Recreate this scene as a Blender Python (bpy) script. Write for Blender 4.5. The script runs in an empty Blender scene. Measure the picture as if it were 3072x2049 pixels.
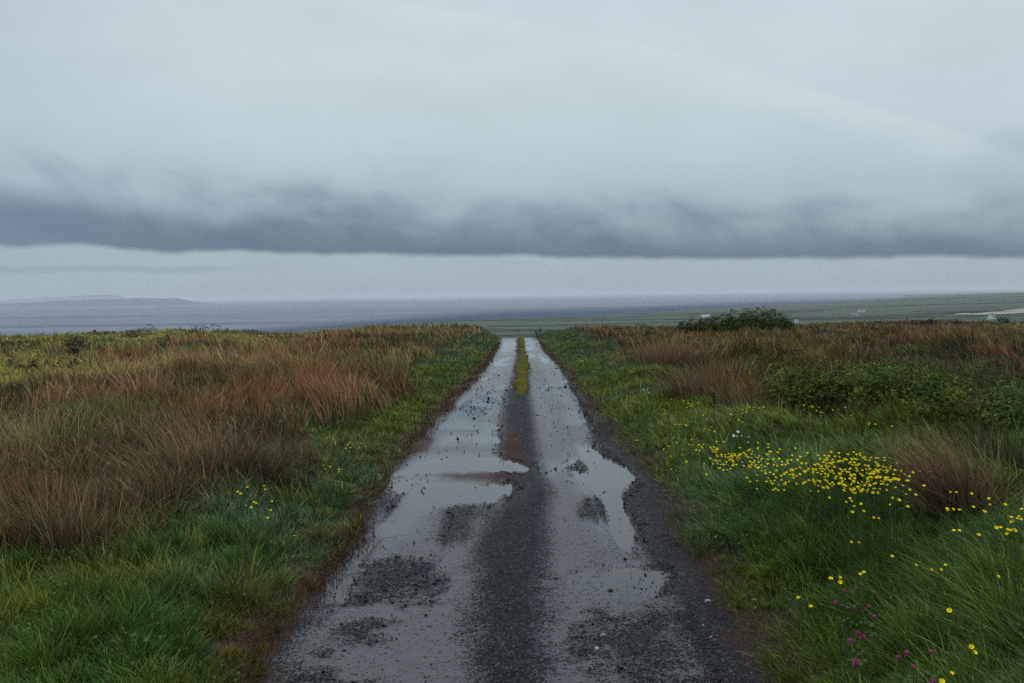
import bpy, math, random
import numpy as np

rng = np.random.default_rng(7)
random.seed(7)
C = bpy.context.scene.collection
R = math.radians
sstep = lambda a, b, x: (lambda t: t * t * (3 - 2 * t))(np.clip((np.asarray(x, float) - a) / (b - a), 0, 1))

# ------------------------------------------------------------------ camera (35 mm lens, 1.6 m above the road)
F = 2987.0                                   # focal length in photo pixels (3072 wide)
CAMZ = 1.6
PITCH = math.atan((1024.5 - 884.0) / F)
ROLL = R(0.80)
fw = np.array([0, math.cos(PITCH), -math.sin(PITCH)])
up0 = np.array([0, math.sin(PITCH), math.cos(PITCH)])
rt0 = np.array([1.0, 0, 0])
rt = math.cos(ROLL) * rt0 - math.sin(ROLL) * up0
up = math.sin(ROLL) * rt0 + math.cos(ROLL) * up0


def ray(X, Y):
    X = np.asarray(X, float); Y = np.asarray(Y, float)
    d = fw[None] * F + rt[None] * (X[:, None] - 1536) - up[None] * (Y[:, None] - 1024.5)
    return d / np.linalg.norm(d, axis=1)[:, None]


def unproj(X, Y, zfun, tmax=200.0):
    """first point where the viewing ray meets the surface z = zfun(x, y)"""
    d = ray(X, Y)
    ts = np.geomspace(2.0, tmax, 1200)
    res = np.full(len(d), tmax)
    for i in range(len(d)):
        p = d[i][None] * ts[:, None]
        below = (p[:, 2] + CAMZ) < zfun(p[:, 0], p[:, 1])
        k = np.argmax(below)
        if below.any():
            res[i] = ts[k]
    p = d * res[:, None]
    p[:, 2] += CAMZ
    return p


def reg(x0, y0, s, pts):
    return [(x0 + s * a, y0 + s * b) for a, b in pts]


# ------------------------------------------------------------------ noise
def _hash(ix, iy, seed):
    h = (ix.astype(np.int64) * 374761393 + iy.astype(np.int64) * 668265263 + seed * 982451653) & 0xFFFFFFFF
    h = ((h ^ (h >> 13)) * 1274126177) & 0xFFFFFFFF
    h = (h ^ (h >> 16)) & 0xFFFFFFFF
    h = (h * 2246822519) & 0xFFFFFFFF
    h = (h ^ (h >> 15)) & 0xFFFFFFFF
    return h / 4294967295.0


def vnoise(x, y, seed=0):
    x = np.asarray(x, float); y = np.asarray(y, float)
    ix = np.floor(x); iy = np.floor(y)
    fx = x - ix; fy = y - iy
    fx = fx * fx * fx * (fx * (fx * 6 - 15) + 10); fy = fy * fy * fy * (fy * (fy * 6 - 15) + 10)
    a = _hash(ix, iy, seed); b = _hash(ix + 1, iy, seed); c = _hash(ix, iy + 1, seed); d = _hash(ix + 1, iy + 1, seed)
    return (a + (b - a) * fx) * (1 - fy) + (c + (d - c) * fx) * fy


def fbm(x, y, seed=0, o=4, g=0.5):
    s = 0; a = 1; t = 0
    for i in range(o):
        s = s + a * vnoise(x * 2 ** i + 17.3 * i, y * 2 ** i - 9.1 * i, seed + i)
        t += a; a *= g
    return s / t            # 0..1


# ------------------------------------------------------------------ road profile and edges
_zr_y = np.array([-20, 0, 11.7, 18.5, 33.7, 55, 72, 80, 88, 100, 130, 300])
_zr_z = CAMZ - np.array([1.6, 1.6, 1.65, 1.81, 2.27, 2.80, 3.19, 3.45, 3.95, 5.0, 8.3, 27])


def zroad(y):
    y = np.asarray(y, float)
    s = 0
    for o in (-2, -1, 0, 1, 2):
        s = s + np.interp(y + o * (0.6 + 0.02 * np.abs(y)), _zr_y, _zr_z)
    return s / 5


zr2 = lambda x, y: zroad(y)
L_px = [(785, 2049), (758 + 25, 1996), (892, 1818), (994, 1698), (1057, 1617), (1128, 1493), (1168, 1408), (1233, 1351),
        (1303, 1268), (1364, 1194), (1416, 1146), (1460, 1094), (1490, 1045), (1508, 1012)]
R_px = [(2314, 2049), (2225, 1907), (2158, 1773), (2095, 1684), (2024, 1551), (1980, 1461), (1904, 1395), (1852, 1342),
        (1808, 1268), (1765, 1216), (1730, 1155), (1695, 1111), (1656, 1072), (1616, 1024), (1603, 1012)]


def edge(px, far, near):
    p = unproj([a for a, b in px], [b for a, b in px], zr2, 90.0)
    o = np.argsort(p[:, 1]); p = p[o]
    y = np.concatenate([[-20.0], p[:, 1], [110.0, 400.0]])
    x = np.concatenate([[near], p[:, 0], [p[-1, 0] + far, p[-1, 0] + far]])
    return y, x


Ly, Lx = edge(L_px, 0.0, -1.05)
Ry, Rx = edge(R_px, 0.0, 1.1)
xl = lambda y: np.interp(y, Ly, Lx)
xr = lambda y: np.interp(y, Ry, Rx)

# ------------------------------------------------------------------ land
SEAZ = -46.4


def coast(az):
    """distance (m) and height above sea of the coast edge for an azimuth in degrees (right +)"""
    d = np.interp(az, [-60, -30, -16, -9.6, -0.7, 7, 18.6, 27.2, 35, 60], [900, 1050, 1250, 1560, 1900, 2150, 3400, 5500, 7500, 9000])
    h = np.interp(az, [-60, -10, 0, 7, 18.6, 27.2, 60], [2, 2, 3, 3, 9, 24, 30])
    return d, h


def gz(x, y):
    x = np.asarray(x, float); y = np.asarray(y, float)
    r = np.hypot(x, y)
    az = np.degrees(np.arctan2(x, y))
    zr = zroad(y)
    yy = np.clip(y, 0, 90)
    left = x < 0
    hl = -1.24 - 0.0215 * yy + np.clip(-x, 0, 60) * 0.0030 * yy / 80
    hr = -1.16 - 0.0255 * yy + np.clip(x, 0, 60) * 0.0060 * yy / 80
    field = CAMZ + np.where(left, hl, hr)
    hum = (fbm(x * 0.75, y * 0.75, 3, 3) - 0.5) * np.where(left, 0.42, 0.60) + (fbm(x * 0.18, y * 0.18, 5, 3) - 0.5) * (0.9 + 0.5 * (x < -4)) * sstep(8, 30, r)
    field = field + hum
    ul = xl(y) - x; ur = x - xr(y)
    u = np.maximum(ul, ur)
    wb = np.where(left, 1.7, 1.25)
    k = sstep(-0.05, 1.0, u / wb)
    z = (zr + 0.02) * (1 - k) + field * k
    inside = sstep(0.02, -0.12, u)
    z = z - 0.16 * inside * sstep(110, 95, y)
    # beyond the brow the hill falls to the coastal plain
    brow = 84 + 10 * (fbm(x * 0.04, x * 0 + 2.2, 11, 2) - 0.5)
    dr = np.maximum(r - brow, 0)
    z = z - np.where(y > 0, 1, 0) * 0.09 * dr * sstep(0, 14, dr)
    dc, hc = coast(az)
    tt = np.clip((r - 500) / np.maximum(dc - 500, 1), 0, 1)
    plain = (-38 + 8 * sstep(12, 28, az)) * (1 - tt) + (SEAZ + hc) * tt + (fbm(x / 260, y / 260, 21, 3) - 0.5) * 5 * sstep(200, 600, r) * (1 - tt * .7)
    w = sstep(0, 1, (plain + 6 - z) / 12)
    z = np.where(r > 95, z * (1 - w) + plain * w, z)
    z = z - 14 * sstep(0, 1, (r - dc) / (18 + 0.012 * dc))
    back = sstep(0, -1, y / 40)
    return np.where(y < -20, np.where(r > 95, CAMZ - 2 + 0 * r, z), z)


# ------------------------------------------------------------------ mesh helpers
def mesh_from(name, V, loops, starts, totals, mat=None, cols=None, smooth=False, attr=None):
    me = bpy.data.meshes.new(name)
    V = np.ascontiguousarray(V, np.float32)
    me.vertices.add(len(V)); me.vertices.foreach_set('co', V.ravel())
    me.loops.add(len(loops)); me.loops.foreach_set('vertex_index', np.ascontiguousarray(loops, np.int32))
    me.polygons.add(len(starts))
    me.polygons.foreach_set('loop_start', np.ascontiguousarray(starts, np.int32))
    me.polygons.foreach_set('use_smooth', np.full(len(starts), smooth, dtype=bool))
    me.update(calc_edges=True)
    if cols is not None:
        a = me.color_attributes.new('col', 'FLOAT_COLOR', 'POINT')
        c = np.ones((len(V), 4), np.float32); c[:, :3] = cols
        a.data.foreach_set('color', c.ravel())
    for k, v in (attr or {}).items():
        a = me.attributes.new(k, 'FLOAT', 'POINT')
        a.data.foreach_set('value', np.ascontiguousarray(v, np.float32))
    if mat:
        me.materials.append(mat)
    return me


def tri_quads(faces):
    """list of equal-length face arrays -> loops, starts, totals"""
    loops = []; starts = []; n = 0
    for f in faces:
        f = np.asarray(f)
        loops.append(f.ravel()); k = f.shape[1]
        starts.append(n + np.arange(len(f)) * k); n += f.size
    return np.concatenate(loops), np.concatenate(starts), None


def grid_mesh(name, V, nu, nv, mat, cols=None, attr=None, keep=None, smooth=True):
    i = np.arange(nu - 1)[:, None] * nv + np.arange(nv - 1)[None]
    q = np.stack([i, i + nv, i + nv + 1, i + 1], -1).reshape(-1, 4)
    if keep is not None:
        q = q[keep.ravel()]
        used, inv = np.unique(q, return_inverse=True)
        q = inv.reshape(-1, 4); V = V[used]
        if cols is not None: cols = cols[used]
        attr = {k: v[used] for k, v in (attr or {}).items()}
    l, s, t = tri_quads([q])
    return mesh_from(name, V, l, s, t, mat, cols, smooth, attr)


def link(name, me, parent=None, loc=None, rotz=0.0, kind=None, label=None, cat=None, group=None, scale=None):
    o = bpy.data.objects.new(name, me)
    C.objects.link(o)
    if parent: o.parent = parent
    if loc is not None: o.location = loc
    if rotz: o.rotation_euler = (0, 0, rotz)
    if scale: o.scale = (scale,) * 3
    if kind: o['kind'] = kind
    if label: o['label'] = label
    if cat: o['category'] = cat
    if group: o['group'] = group
    return o


# ------------------------------------------------------------------ materials
class NT:
    def __init__(s, tree): s.t = tree; s.n = tree.nodes; s.l = tree.links
    def add(s, typ, **kw):
        n = s.n.new(typ)
        for k, v in kw.items(): setattr(n, k, v)
        return n
    def set(s, sock, v):
        if hasattr(v, 'is_output') or isinstance(v, bpy.types.NodeSocket): s.l.new(v, sock)
        else: sock.default_value = v
    def m(s, op, a, b=0.0, c=0.0, clamp=False):
        n = s.add('ShaderNodeMath', operation=op, use_clamp=clamp)
        s.set(n.inputs[0], a); s.set(n.inputs[1], b)
        if op in ('MULTIPLY_ADD', 'SMOOTH_MIN'): s.set(n.inputs[2], c)
        return n.outputs[0]
    def ss(s, a, b, x):            # smoothstep
        n = s.add('ShaderNodeMapRange', interpolation_type='SMOOTHSTEP')
        s.set(n.inputs['Value'], x)
        if a <= b:
            n.inputs['From Min'].default_value = a; n.inputs['From Max'].default_value = b
        else:
            n.inputs['From Min'].default_value = b; n.inputs['From Max'].default_value = a
            n.inputs['To Min'].default_value = 1; n.inputs['To Max'].default_value = 0
        return n.outputs[0]
    def noise(s, vec, scale, detail=4, rough=0.5, dist=0.0):
        n = s.add('ShaderNodeTexNoise'); s.set(n.inputs['Vector'], vec)
        n.inputs['Scale'].default_value = scale; n.inputs['Detail'].default_value = detail
        n.inputs['Roughness'].default_value = rough; n.inputs['Distortion'].default_value = dist
        return n.outputs['Fac']
    def mix(s, f, a, b):
        n = s.add('ShaderNodeMix', data_type='RGBA')
        s.set(n.inputs[0], f); s.set(n.inputs[6], a); s.set(n.inputs[7], b)
        return n.outputs[2]
    def vec(s, x, y, z):
        n = s.add('ShaderNodeCombineXYZ'); s.set(n.inputs[0], x); s.set(n.inputs[1], y); s.set(n.inputs[2], z)
        return n.outputs[0]
    def ramp(s, f, pts):
        n = s.add('ShaderNodeValToRGB'); e = n.color_ramp.elements
        while len(e) > 1: e.remove(e[-1])
        e[0].position = pts[0][0]; e[0].color = (*pts[0][1], 1)
        for p, c in pts[1:]:
            k = e.new(p); k.color = (*c, 1)
        s.set(n.inputs[0], f)
        return n.outputs[0]


def lin(r, g, b):
    f = lambda c: (c / 255 / 12.92) if c / 255 <= 0.04045 else ((c / 255 + 0.055) / 1.055) ** 2.4
    return (f(r), f(g), f(b))


def rgba(c): return (c[0], c[1], c[2], 1)


def new_mat(name):
    m = bpy.data.materials.new(name); m.use_nodes = True
    t = NT(m.node_tree); t.n.clear()
    out = t.add('ShaderNodeOutputMaterial')
    p = t.add('ShaderNodeBsdfPrincipled')
    t.l.new(p.outputs[0], out.inputs['Surface'])
    return m, t, p, out


def plant_mat(name, rough=0.45, trans=0.25, spec=0.35, tint=None):
    m, t, p, out = new_mat(name)
    a = t.add('ShaderNodeAttribute', attribute_name='col')
    col = a.outputs['Color']
    if tint: col = t.mix(1.0, col, rgba(tint))
    t.set(p.inputs['Base Color'], col)
    p.inputs['Roughness'].default_value = rough
    p.inputs['Specular IOR Level'].default_value = spec
    if trans > 0:
        tr = t.add('ShaderNodeBsdfTranslucent'); t.set(tr.inputs['Color'], col)
        mx = t.add('ShaderNodeMixShader'); mx.inputs[0].default_value = trans
        t.l.new(p.outputs[0], mx.inputs[1]); t.l.new(tr.outputs[0], mx.inputs[2])
        t.l.new(mx.outputs[0], out.inputs['Surface'])
    return m


def flat_mat(name, c, rough=0.6, var=0.25, scale=30.0, spec=0.4):
    m, t, p, out = new_mat(name)
    g = t.add('ShaderNodeNewGeometry')
    n = t.noise(g.outputs['Position'], scale, 4)
    d = tuple(x * (1 - var) for x in c); l = tuple(min(1, x * (1 + var)) for x in c)
    t.set(p.inputs['Base Color'], t.mix(n, rgba(d), rgba(l)))
    p.inputs['Roughness'].default_value = rough
    p.inputs['Specular IOR Level'].default_value = spec
    return m


M_grass = plant_mat('green_grass', 0.45, 0.28, 0.30)
M_rush = plant_mat('rush', 0.6, 0.2, 0.2)
M_moor = plant_mat('moor', 0.6, 0.2, 0.2)
M_leaf = plant_mat('leaf', 0.6, 0.2, 0.08)
M_heath = plant_mat('heath', 0.75, 0.05, 0.15)
M_cane = flat_mat('cane', (0.022, 0.010, 0.010), 0.8, 0.25, 30, 0.1)
M_wood = flat_mat('bush_wood', (0.03, 0.022, 0.016), 0.8)
M_petal = flat_mat('yellow_petal', (0.95, 0.76, 0.015), 0.5, 0.05, 200, 0.15)
M_white = flat_mat('white_petal', (0.78, 0.76, 0.74), 0.5, 0.06, 200)
M_pink = flat_mat('clover_pink', (0.36, 0.045, 0.16), 0.6, 0.35, 260)
M_stem = flat_mat('green_stem', (0.05, 0.085, 0.02), 0.5)
M_dead = flat_mat('dead_stem', (0.055, 0.028, 0.018), 0.7)


# soil under the plants, becoming fields on the coastal plain
def ground_material():
    m, t, p, out = new_mat('ground')
    g = t.add('ShaderNodeNewGeometry')
    pos = g.outputs['Position']
    far = t.add('ShaderNodeAttribute', attribute_name='far').outputs['Fac']
    grass = t.add('ShaderNodeAttribute', attribute_name='col').outputs['Color']
    n1 = t.noise(pos, 9.0, 5, 0.6)
    near = t.mix(n1, rgba((0.010, 0.009, 0.006)), grass)
    mp = t.add('ShaderNodeMapping'); t.set(mp.inputs['Vector'], pos)
    mp.inputs['Rotation'].default_value = (0, 0, R(14)); mp.inputs['Scale'].default_value = (1 / 190, 1 / 95, 0.0)
    v = t.add('ShaderNodeTexVoronoi', voronoi_dimensions='2D'); t.set(v.inputs['Vector'], mp.outputs[0]); v.inputs['Scale'].default_value = 1.0
    sep = t.add('ShaderNodeSeparateColor'); t.set(sep.inputs[0], v.outputs['Color'])
    fc = t.ramp(sep.outputs[0], [(0.0, (0.016, 0.032, 0.018)), (0.35, (0.024, 0.046, 0.022)), (0.6, (0.034, 0.062, 0.028)), (0.82, (0.044, 0.070, 0.034)), (1.0, (0.030, 0.038, 0.026))])
    n2 = t.noise(pos, 0.02, 5, 0.6)
    fc2 = t.mix(t.m('MULTIPLY', n2, 0.55), fc, rgba((0.03, 0.042, 0.03)))
    c = t.mix(far, near, fc2)
    t.set(p.inputs['Base Color'], c)
    p.inputs['Roughness'].default_value = 0.9; p.inputs['Specular IOR Level'].default_value = 0.15
    b = t.add('ShaderNodeBump'); b.inputs['Strength'].default_value = 0.5; b.inputs['Distance'].default_value = 0.03
    t.set(b.inputs['Height'], n1); t.l.new(b.outputs[0], p.inputs['Normal'])
    return m


def road_material():
    m, t, p, out = new_mat('wet_road')
    g = t.add('ShaderNodeNewGeometry'); pos = g.outputs['Position']
    gv = t.add('ShaderNodeAttribute', attribute_name='gravel').outputs['Fac']
    br = t.add('ShaderNodeAttribute', attribute_name='brown').outputs['Fac']
    n1 = t.noise(pos, 3.0, 6, 0.6); n2 = t.noise(pos, 60.0, 4, 0.6); n3 = t.noise(pos, 14.0, 5, 0.65)
    def grains(scale):
        v = t.add('ShaderNodeTexVoronoi'); t.set(v.inputs['Vector'], pos); v.inputs['Scale'].default_value = scale
        sv = t.add('ShaderNodeSeparateColor'); t.set(sv.inputs[0], v.outputs['Color'])
        return v.outputs['Distance'], sv.outputs[0], sv.outputs[1]
    d1, a1, b1 = grains(95.0); d2, a2, b2 = grains(210.0)
    mud = t.mix(n1, rgba((0.009, 0.010, 0.015)), rgba((0.026, 0.027, 0.035)))
    mud = t.mix(t.m('MULTIPLY', t.ss(0.46, 0.70, n3), 0.8), mud, rgba((0.005, 0.007, 0.010)))
    mud = t.mix(t.m('MULTIPLY', t.ss(0.5, 0.75, n2), 0.5), mud, rgba((0.042, 0.043, 0.052)))
    g1 = t.ss(0.0, 0.08, t.m('SUBTRACT', gv, t.m('MULTIPLY_ADD', a1, 0.9, 0.06)))
    g2 = t.ss(0.0, 0.08, t.m('SUBTRACT', gv, t.m('MULTIPLY_ADD', a2, 0.75, 0.10)))
    gm = t.m('MAXIMUM', g1, g2)
    gr = t.ramp(t.m('MULTIPLY_ADD', b1, 0.6, t.m('MULTIPLY', b2, 0.4)), [(0.0, (0.003, 0.004, 0.006)), (0.5, (0.008, 0.010, 0.013)), (0.76, (0.022, 0.026, 0.032)), (0.9, (0.075, 0.082, 0.092)), (1.0, (0.17, 0.18, 0.19))])
    c = t.mix(gm, mud, gr)
    c = t.mix(t.m('MULTIPLY', br, 0.75), c, rgba((0.050, 0.026, 0.018)))
    t.set(p.inputs['Base Color'], c)
    wt = t.add('ShaderNodeAttribute', attribute_name='wet').outputs['Fac']
    rr = t.m('MULTIPLY_ADD', gm, 0.30, t.m('MULTIPLY_ADD', wt, -0.26, 0.42))
    rr = t.m('ADD', rr, t.m('MULTIPLY', t.m('SUBTRACT', n3, 0.5), 0.22))
    rr = t.m('ADD', rr, t.m('MULTIPLY', br, 0.25))
    t.set(p.inputs['Roughness'], rr)
    t.set(p.inputs['Specular IOR Level'], t.m('MULTIPLY_ADD', t.m('MAXIMUM', gm, br), -0.45, 0.52))
    h = t.m('ADD', t.m('MULTIPLY', gm, t.m('SUBTRACT', 0.8, d1)), t.m('MULTIPLY', n2, t.m('MULTIPLY_ADD', wt, -0.50, 0.75)))
    b = t.add('ShaderNodeBump'); b.inputs['Strength'].default_value = 0.8; b.inputs['Distance'].default_value = 0.009
    t.set(b.inputs['Height'], h); t.l.new(b.outputs[0], p.inputs['Normal'])
    return m


def puddle_material():
    m, t, p, out = new_mat('puddle_water')
    g = t.add('ShaderNodeNewGeometry'); pos = g.outputs['Position']
    n = t.noise(pos, 2.2, 4)
    t.set(p.inputs['Base Color'], t.mix(n, rgba((0.006, 0.007, 0.009)), rgba((0.016, 0.016, 0.020))))
    p.inputs['Roughness'].default_value = 0.07
    p.inputs['IOR'].default_value = 1.34
    b = t.add('ShaderNodeBump'); b.inputs['Strength'].default_value = 0.10; b.inputs['Distance'].default_value = 0.004
    t.set(b.inputs['Height'], t.noise(pos, 26.0, 3)); t.l.new(b.outputs[0], p.inputs['Normal'])
    return m


def sea_material():
    m, t, p, out = new_mat('sea_water')
    g = t.add('ShaderNodeNewGeometry'); pos = g.outputs['Position']
    mp = t.add('ShaderNodeMapping'); t.set(mp.inputs['Vector'], pos); mp.inputs['Scale'].default_value = (1 / 2600, 1 / 420, 0)
    mp.inputs['Rotation'].default_value = (0, 0, R(6))
    n = t.noise(mp.outputs[0], 1.0, 6, 0.6)
    dk = t.add('ShaderNodeAttribute', attribute_name='wind').outputs['Fac']
    f = t.m('MULTIPLY', t.ss(0.34, 0.60, n), t.m('SUBTRACT', 1.0, dk))
    t.set(p.inputs['Base Color'], t.mix(f, rgba((0.018, 0.036, 0.080)), rgba((0.055, 0.080, 0.125))))
    t.set(p.inputs['Roughness'], t.m('MULTIPLY_ADD', f, -0.18, 0.50))
    t.set(p.inputs['Specular IOR Level'], t.m('MULTIPLY_ADD', dk, -0.38, 0.5))
    p.inputs['IOR'].default_value = 1.33
    df = t.add('ShaderNodeBsdfDiffuse'); df.inputs['Color'].default_value = (0.030, 0.050, 0.100, 1)
    mx = t.add('ShaderNodeMixShader'); t.set(mx.inputs[0], t.m('MULTIPLY_ADD', dk, 0.62, 0.20))
    t.l.new(p.outputs[0], mx.inputs[1]); t.l.new(df.outputs[0], mx.inputs[2]); t.l.new(mx.outputs[0], out.inputs['Surface'])
    b = t.add('ShaderNodeBump'); b.inputs['Strength'].default_value = 0.6; b.inputs['Distance'].default_value = 1.2
    mq = t.add('ShaderNodeMapping'); t.set(mq.inputs['Vector'], pos); mq.inputs['Scale'].default_value = (0.03, 0.07, 0)
    t.set(b.inputs['Height'], t.noise(mq.outputs[0], 1.0, 4)); t.l.new(b.outputs[0], p.inputs['Normal'])
    return m


M_ground = ground_material(); M_road = road_material(); M_puddle = puddle_material(); M_sea = sea_material()
M_sand = flat_mat('sand', (0.25, 0.215, 0.165), 0.85, 0.12, 0.03)
M_foam = flat_mat('surf', (0.42, 0.45, 0.47), 0.6, 0.1, 0.2)
M_island = flat_mat('island', (0.040, 0.060, 0.085), 0.9, 0.3, 0.004)  # bluish distance haze is put into the base colour
M_render = flat_mat('white_wall', (0.75, 0.74, 0.72), 0.7, 0.05, 1)
M_slate = flat_mat('slate_roof', (0.075, 0.085, 0.11), 0.5, 0.2, 1)
M_dark = flat_mat('dark_window', (0.02, 0.022, 0.025), 0.2, 0.1, 1)
M_hedge = flat_mat('hedge', (0.016, 0.026, 0.020), 0.9, 0.4, 0.05)

# ------------------------------------------------------------------ what grows where
def zones(x, y):
    """weights of the plant covers; u = distance from the road edge"""
    r = np.hypot(x, y); az = np.degrees(np.arctan2(x, y))
    ul = xl(y) - x; ur = x - xr(y)
    left = ul > ur
    u = np.maximum(ul, ur)
    n = fbm(x * 0.45, y * 0.28, 31, 3) - 0.5
    n2 = fbm(x * 0.12, y * 0.10, 41, 3) - 0.5
    gl = 1.10 + np.clip(5.6 - y, 0, 5) * 0.85 + n * 1.5 + 0.5 * sstep(14, 25, y)
    gr = np.interp(y, [0, 7.5, 9.5, 12.5, 16, 25, 60], [9, 6, 3.3, 1.7, 1.9, 2.2, 3.2]) + n * 1.4
    green = np.where(left, sstep(0.35, -0.35, u - gl), sstep(0.35, -0.35, u - gr))
    moorl = sstep(-7, 5, y - (14 + (az + 27) * 3.1) + n2 * 14) * sstep(-4, -10, az)
    moorr = sstep(35, 55, y + n2 * 20) * sstep(14, 22, az + n * 16) * sstep(-0.06, 0.05, n2)
    moor = np.where(left, moorl, moorr) * (1 - green)
    return left, u, green, moor, n, n2


# terrain sheet ------------------------------------------------------
def build_terrain():
    az_f = np.radians(np.arange(-52, 52.001, 0.16))
    az_b = np.radians(np.arange(55, 308.5, 3.5))
    az = np.concatenate([az_f, az_b])
    az = np.concatenate([az, az[:1] + 2 * np.pi])
    rr = np.concatenate([[0.05, 0.6, 1.2], np.geomspace(1.8, 110, 330), np.geomspace(113, 9500, 190)])
    A, Q = np.meshgrid(az, rr, indexing='ij')
    x = (np.sin(A) * Q).ravel(); y = (np.cos(A) * Q).ravel()
    z = gz(x, y)
    left, u, green, moor, n, n2 = zones(x, y)
    col = (green[:, None] * np.array([0.022, 0.034, 0.010]) + (moor * (1 - green))[:, None] * np.array([0.060, 0.058, 0.018])
           + ((1 - green) * (1 - moor))[:, None] * np.array([0.034, 0.023, 0.013]))
    col[u < 0.25] = (0.022, 0.014, 0.010)
    far = sstep(120, 320, np.hypot(x, y))
    me = grid_mesh('ground', np.stack([x, y, z], 1), len(az), len(rr), M_ground, cols=col, attr={'far': far})
    link('ground', me, kind='structure')


build_terrain()


def build_sea():
    az = np.radians(np.arange(-180, 180.01, 1.5)); rr = np.geomspace(300, 40000, 130)
    A, Q = np.meshgrid(az, rr, indexing='ij')
    V = np.stack([np.sin(A) * Q, np.cos(A) * Q, np.full_like(A, SEAZ)], -1).reshape(-1, 3)
    r = np.hypot(V[:, 0], V[:, 1]); a = np.degrees(np.arctan2(V[:, 0], V[:, 1]))
    dc, hc = coast(a)
    wind = sstep(1.9, 1.15, r / dc) * sstep(-12, 3, a) + 0.8 * sstep(1.35, 1.0, r / dc)
    link('sea', grid_mesh('sea', V, len(az), len(rr), M_sea, attr={'wind': np.clip(wind, 0, 1)}), kind='structure')


build_sea()

# ------------------------------------------------------------------ road, ruts, puddles
r2 = lambda p: reg(1024, 850, .4356, p)
r5 = lambda p: reg(700, 1350, .4458, p)
r6 = lambda p: reg(1400, 1350, .4458, p)
r5p = lambda p: reg(1350, 1000, .2127, p)
r6p = lambda p: reg(1000, 1150, .2552, p)
PUDDLES = [
    r6p([(1190, 545), (1340, 490), (1400, 430), (1450, 340), (1440, 265), (1560, 195), (1660, 190), (1620, 250), (1800, 280), (2030, 312), (2005, 420), (1960, 455), (1780, 490), (1700, 555), (1480, 565), (1300, 590)]),
    r6p([(1230, 610), (1480, 585), (1640, 600), (1760, 560), (1940, 510), (1850, 590), (1950, 690), (1760, 735), (1600, 690), (1200, 740)]),
    r5p([(1280 - 1190 + 250, 900), (330, 800), (440, 720), (700, 690), (690, 800), (420, 850), (640, 905), (720, 960), (700, 1010), (480, 985), (400, 950), (250, 900)]),
    r5p([(330, 720), (430, 640), (520, 500), (520, 430), (640, 370), (820, 370), (790, 440), (640, 560), (560, 650), (420, 700)]),
    r5p([(730, 330), (720, 230), (760, 70), (930, 60), (930, 180), (930, 250), (800, 290)]),
    r5p([(930, 280), (930, 330), (740, 370), (700, 350)]),
    r6p([(860, 1000), (1100, 880), (1500, 850), (1900, 870), (2080, 930), (2330, 1015), (2250, 1040), (1900, 1035), (1300, 1055), (1000, 1095), (650, 1110), (700, 1060)]),
    r6p([(490, 1345), (640, 1130), (1000, 1105), (1200, 1150), (1500, 1160), (1800, 1205), (2040, 1190), (2085, 1240), (1990, 1340), (1900, 1400), (1650, 1430), (900, 1420), (860, 1320), (740, 1290)]),
    r5([(1130, 430), (1190, 300), (1500, 300), (1650, 350), (1480, 370), (1370, 410), (1250, 470), (1200, 560), (1000, 620), (880, 720), (800, 800), (740, 920), (690, 1010), (620, 980), (660, 800), (760, 640), (900, 545), (1080, 470)]),
    r5p([(1070, 60), (1160, 60), (1210, 110), (1260, 200), (1330, 320), (1230, 330), (1220, 240), (1080, 240)]),
    r5p([(1240, 330), (1330, 330), (1480, 385), (1600, 570), (1740, 690), (1680, 720), (1560, 715), (1550, 600), (1480, 480), (1280, 400)]),
    r5p([(1330, 800), (1440, 745), (1570, 735), (1680, 750), (1800, 870), (1850, 1050), (1950, 1250), (1990, 1411), (1930, 1420), (1820, 1300), (1760, 1050), (1660, 870), (1550, 825), (1480, 830)]),
    r5p([(1080, 262), (1200, 255), (1220, 330), (1100, 340)]),
    r6([(820, -20), (900, 0), (960, 60), (1090, 130), (1150, 190), (1100, 265), (1050, 330), (1080, 420), (1150, 560), (1090, 640), (1010, 560), (985, 400), (960, 330), (830, 270), (740, 190), (700, 150), (860, 160), (860, 110), (790, 60)]),
    r6([(930, 870), (1120, 815), (1300, 835), (1370, 880), (1320, 910), (1100, 960), (950, 940)]),
    r6([(560, 170), (620, 110), (700, 75), (760, 60), (640, 130)]),
]
DARK = [   # gravelly patches standing out of the mud
    r5([(960, 330), (1100, 300), (1150, 320), (1080, 430), (900, 530), (800, 560)]),
    r5([(830, 850), (900, 760), (1100, 740), (1250, 770), (1340, 850), (1240, 970), (1000, 980), (760, 1020)]),
    r5([(650, 1240), (760, 1180), (880, 1210), (860, 1270), (700, 1310), (570, 1370)]),
    r5([(400, 1568), (480, 1520), (600, 1540), (640, 1600), (380, 1620)]),
    r5([(1370, 400), (1560, 360), (1690, 380), (1640, 560), (1560, 640), (1400, 600), (1330, 520)]),
    r6([(820, 340), (930, 330), (970, 400), (930, 470), (700, 480)]),
    r6([(640, 90), (830, 70), (860, 150), (780, 160)]),
    r6([(880, 1180), (1100, 1100), (1350, 1120), (1450, 1200), (1500, 1500), (1100, 1568), (900, 1400)]),
    r6p([(1480, 560), (1520, 500), (1720, 500), (1700, 560), (1580, 600)]),
    r6p([(1740, 120), (1950, 90), (1960, 110), (1760, 140)]),
]
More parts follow.
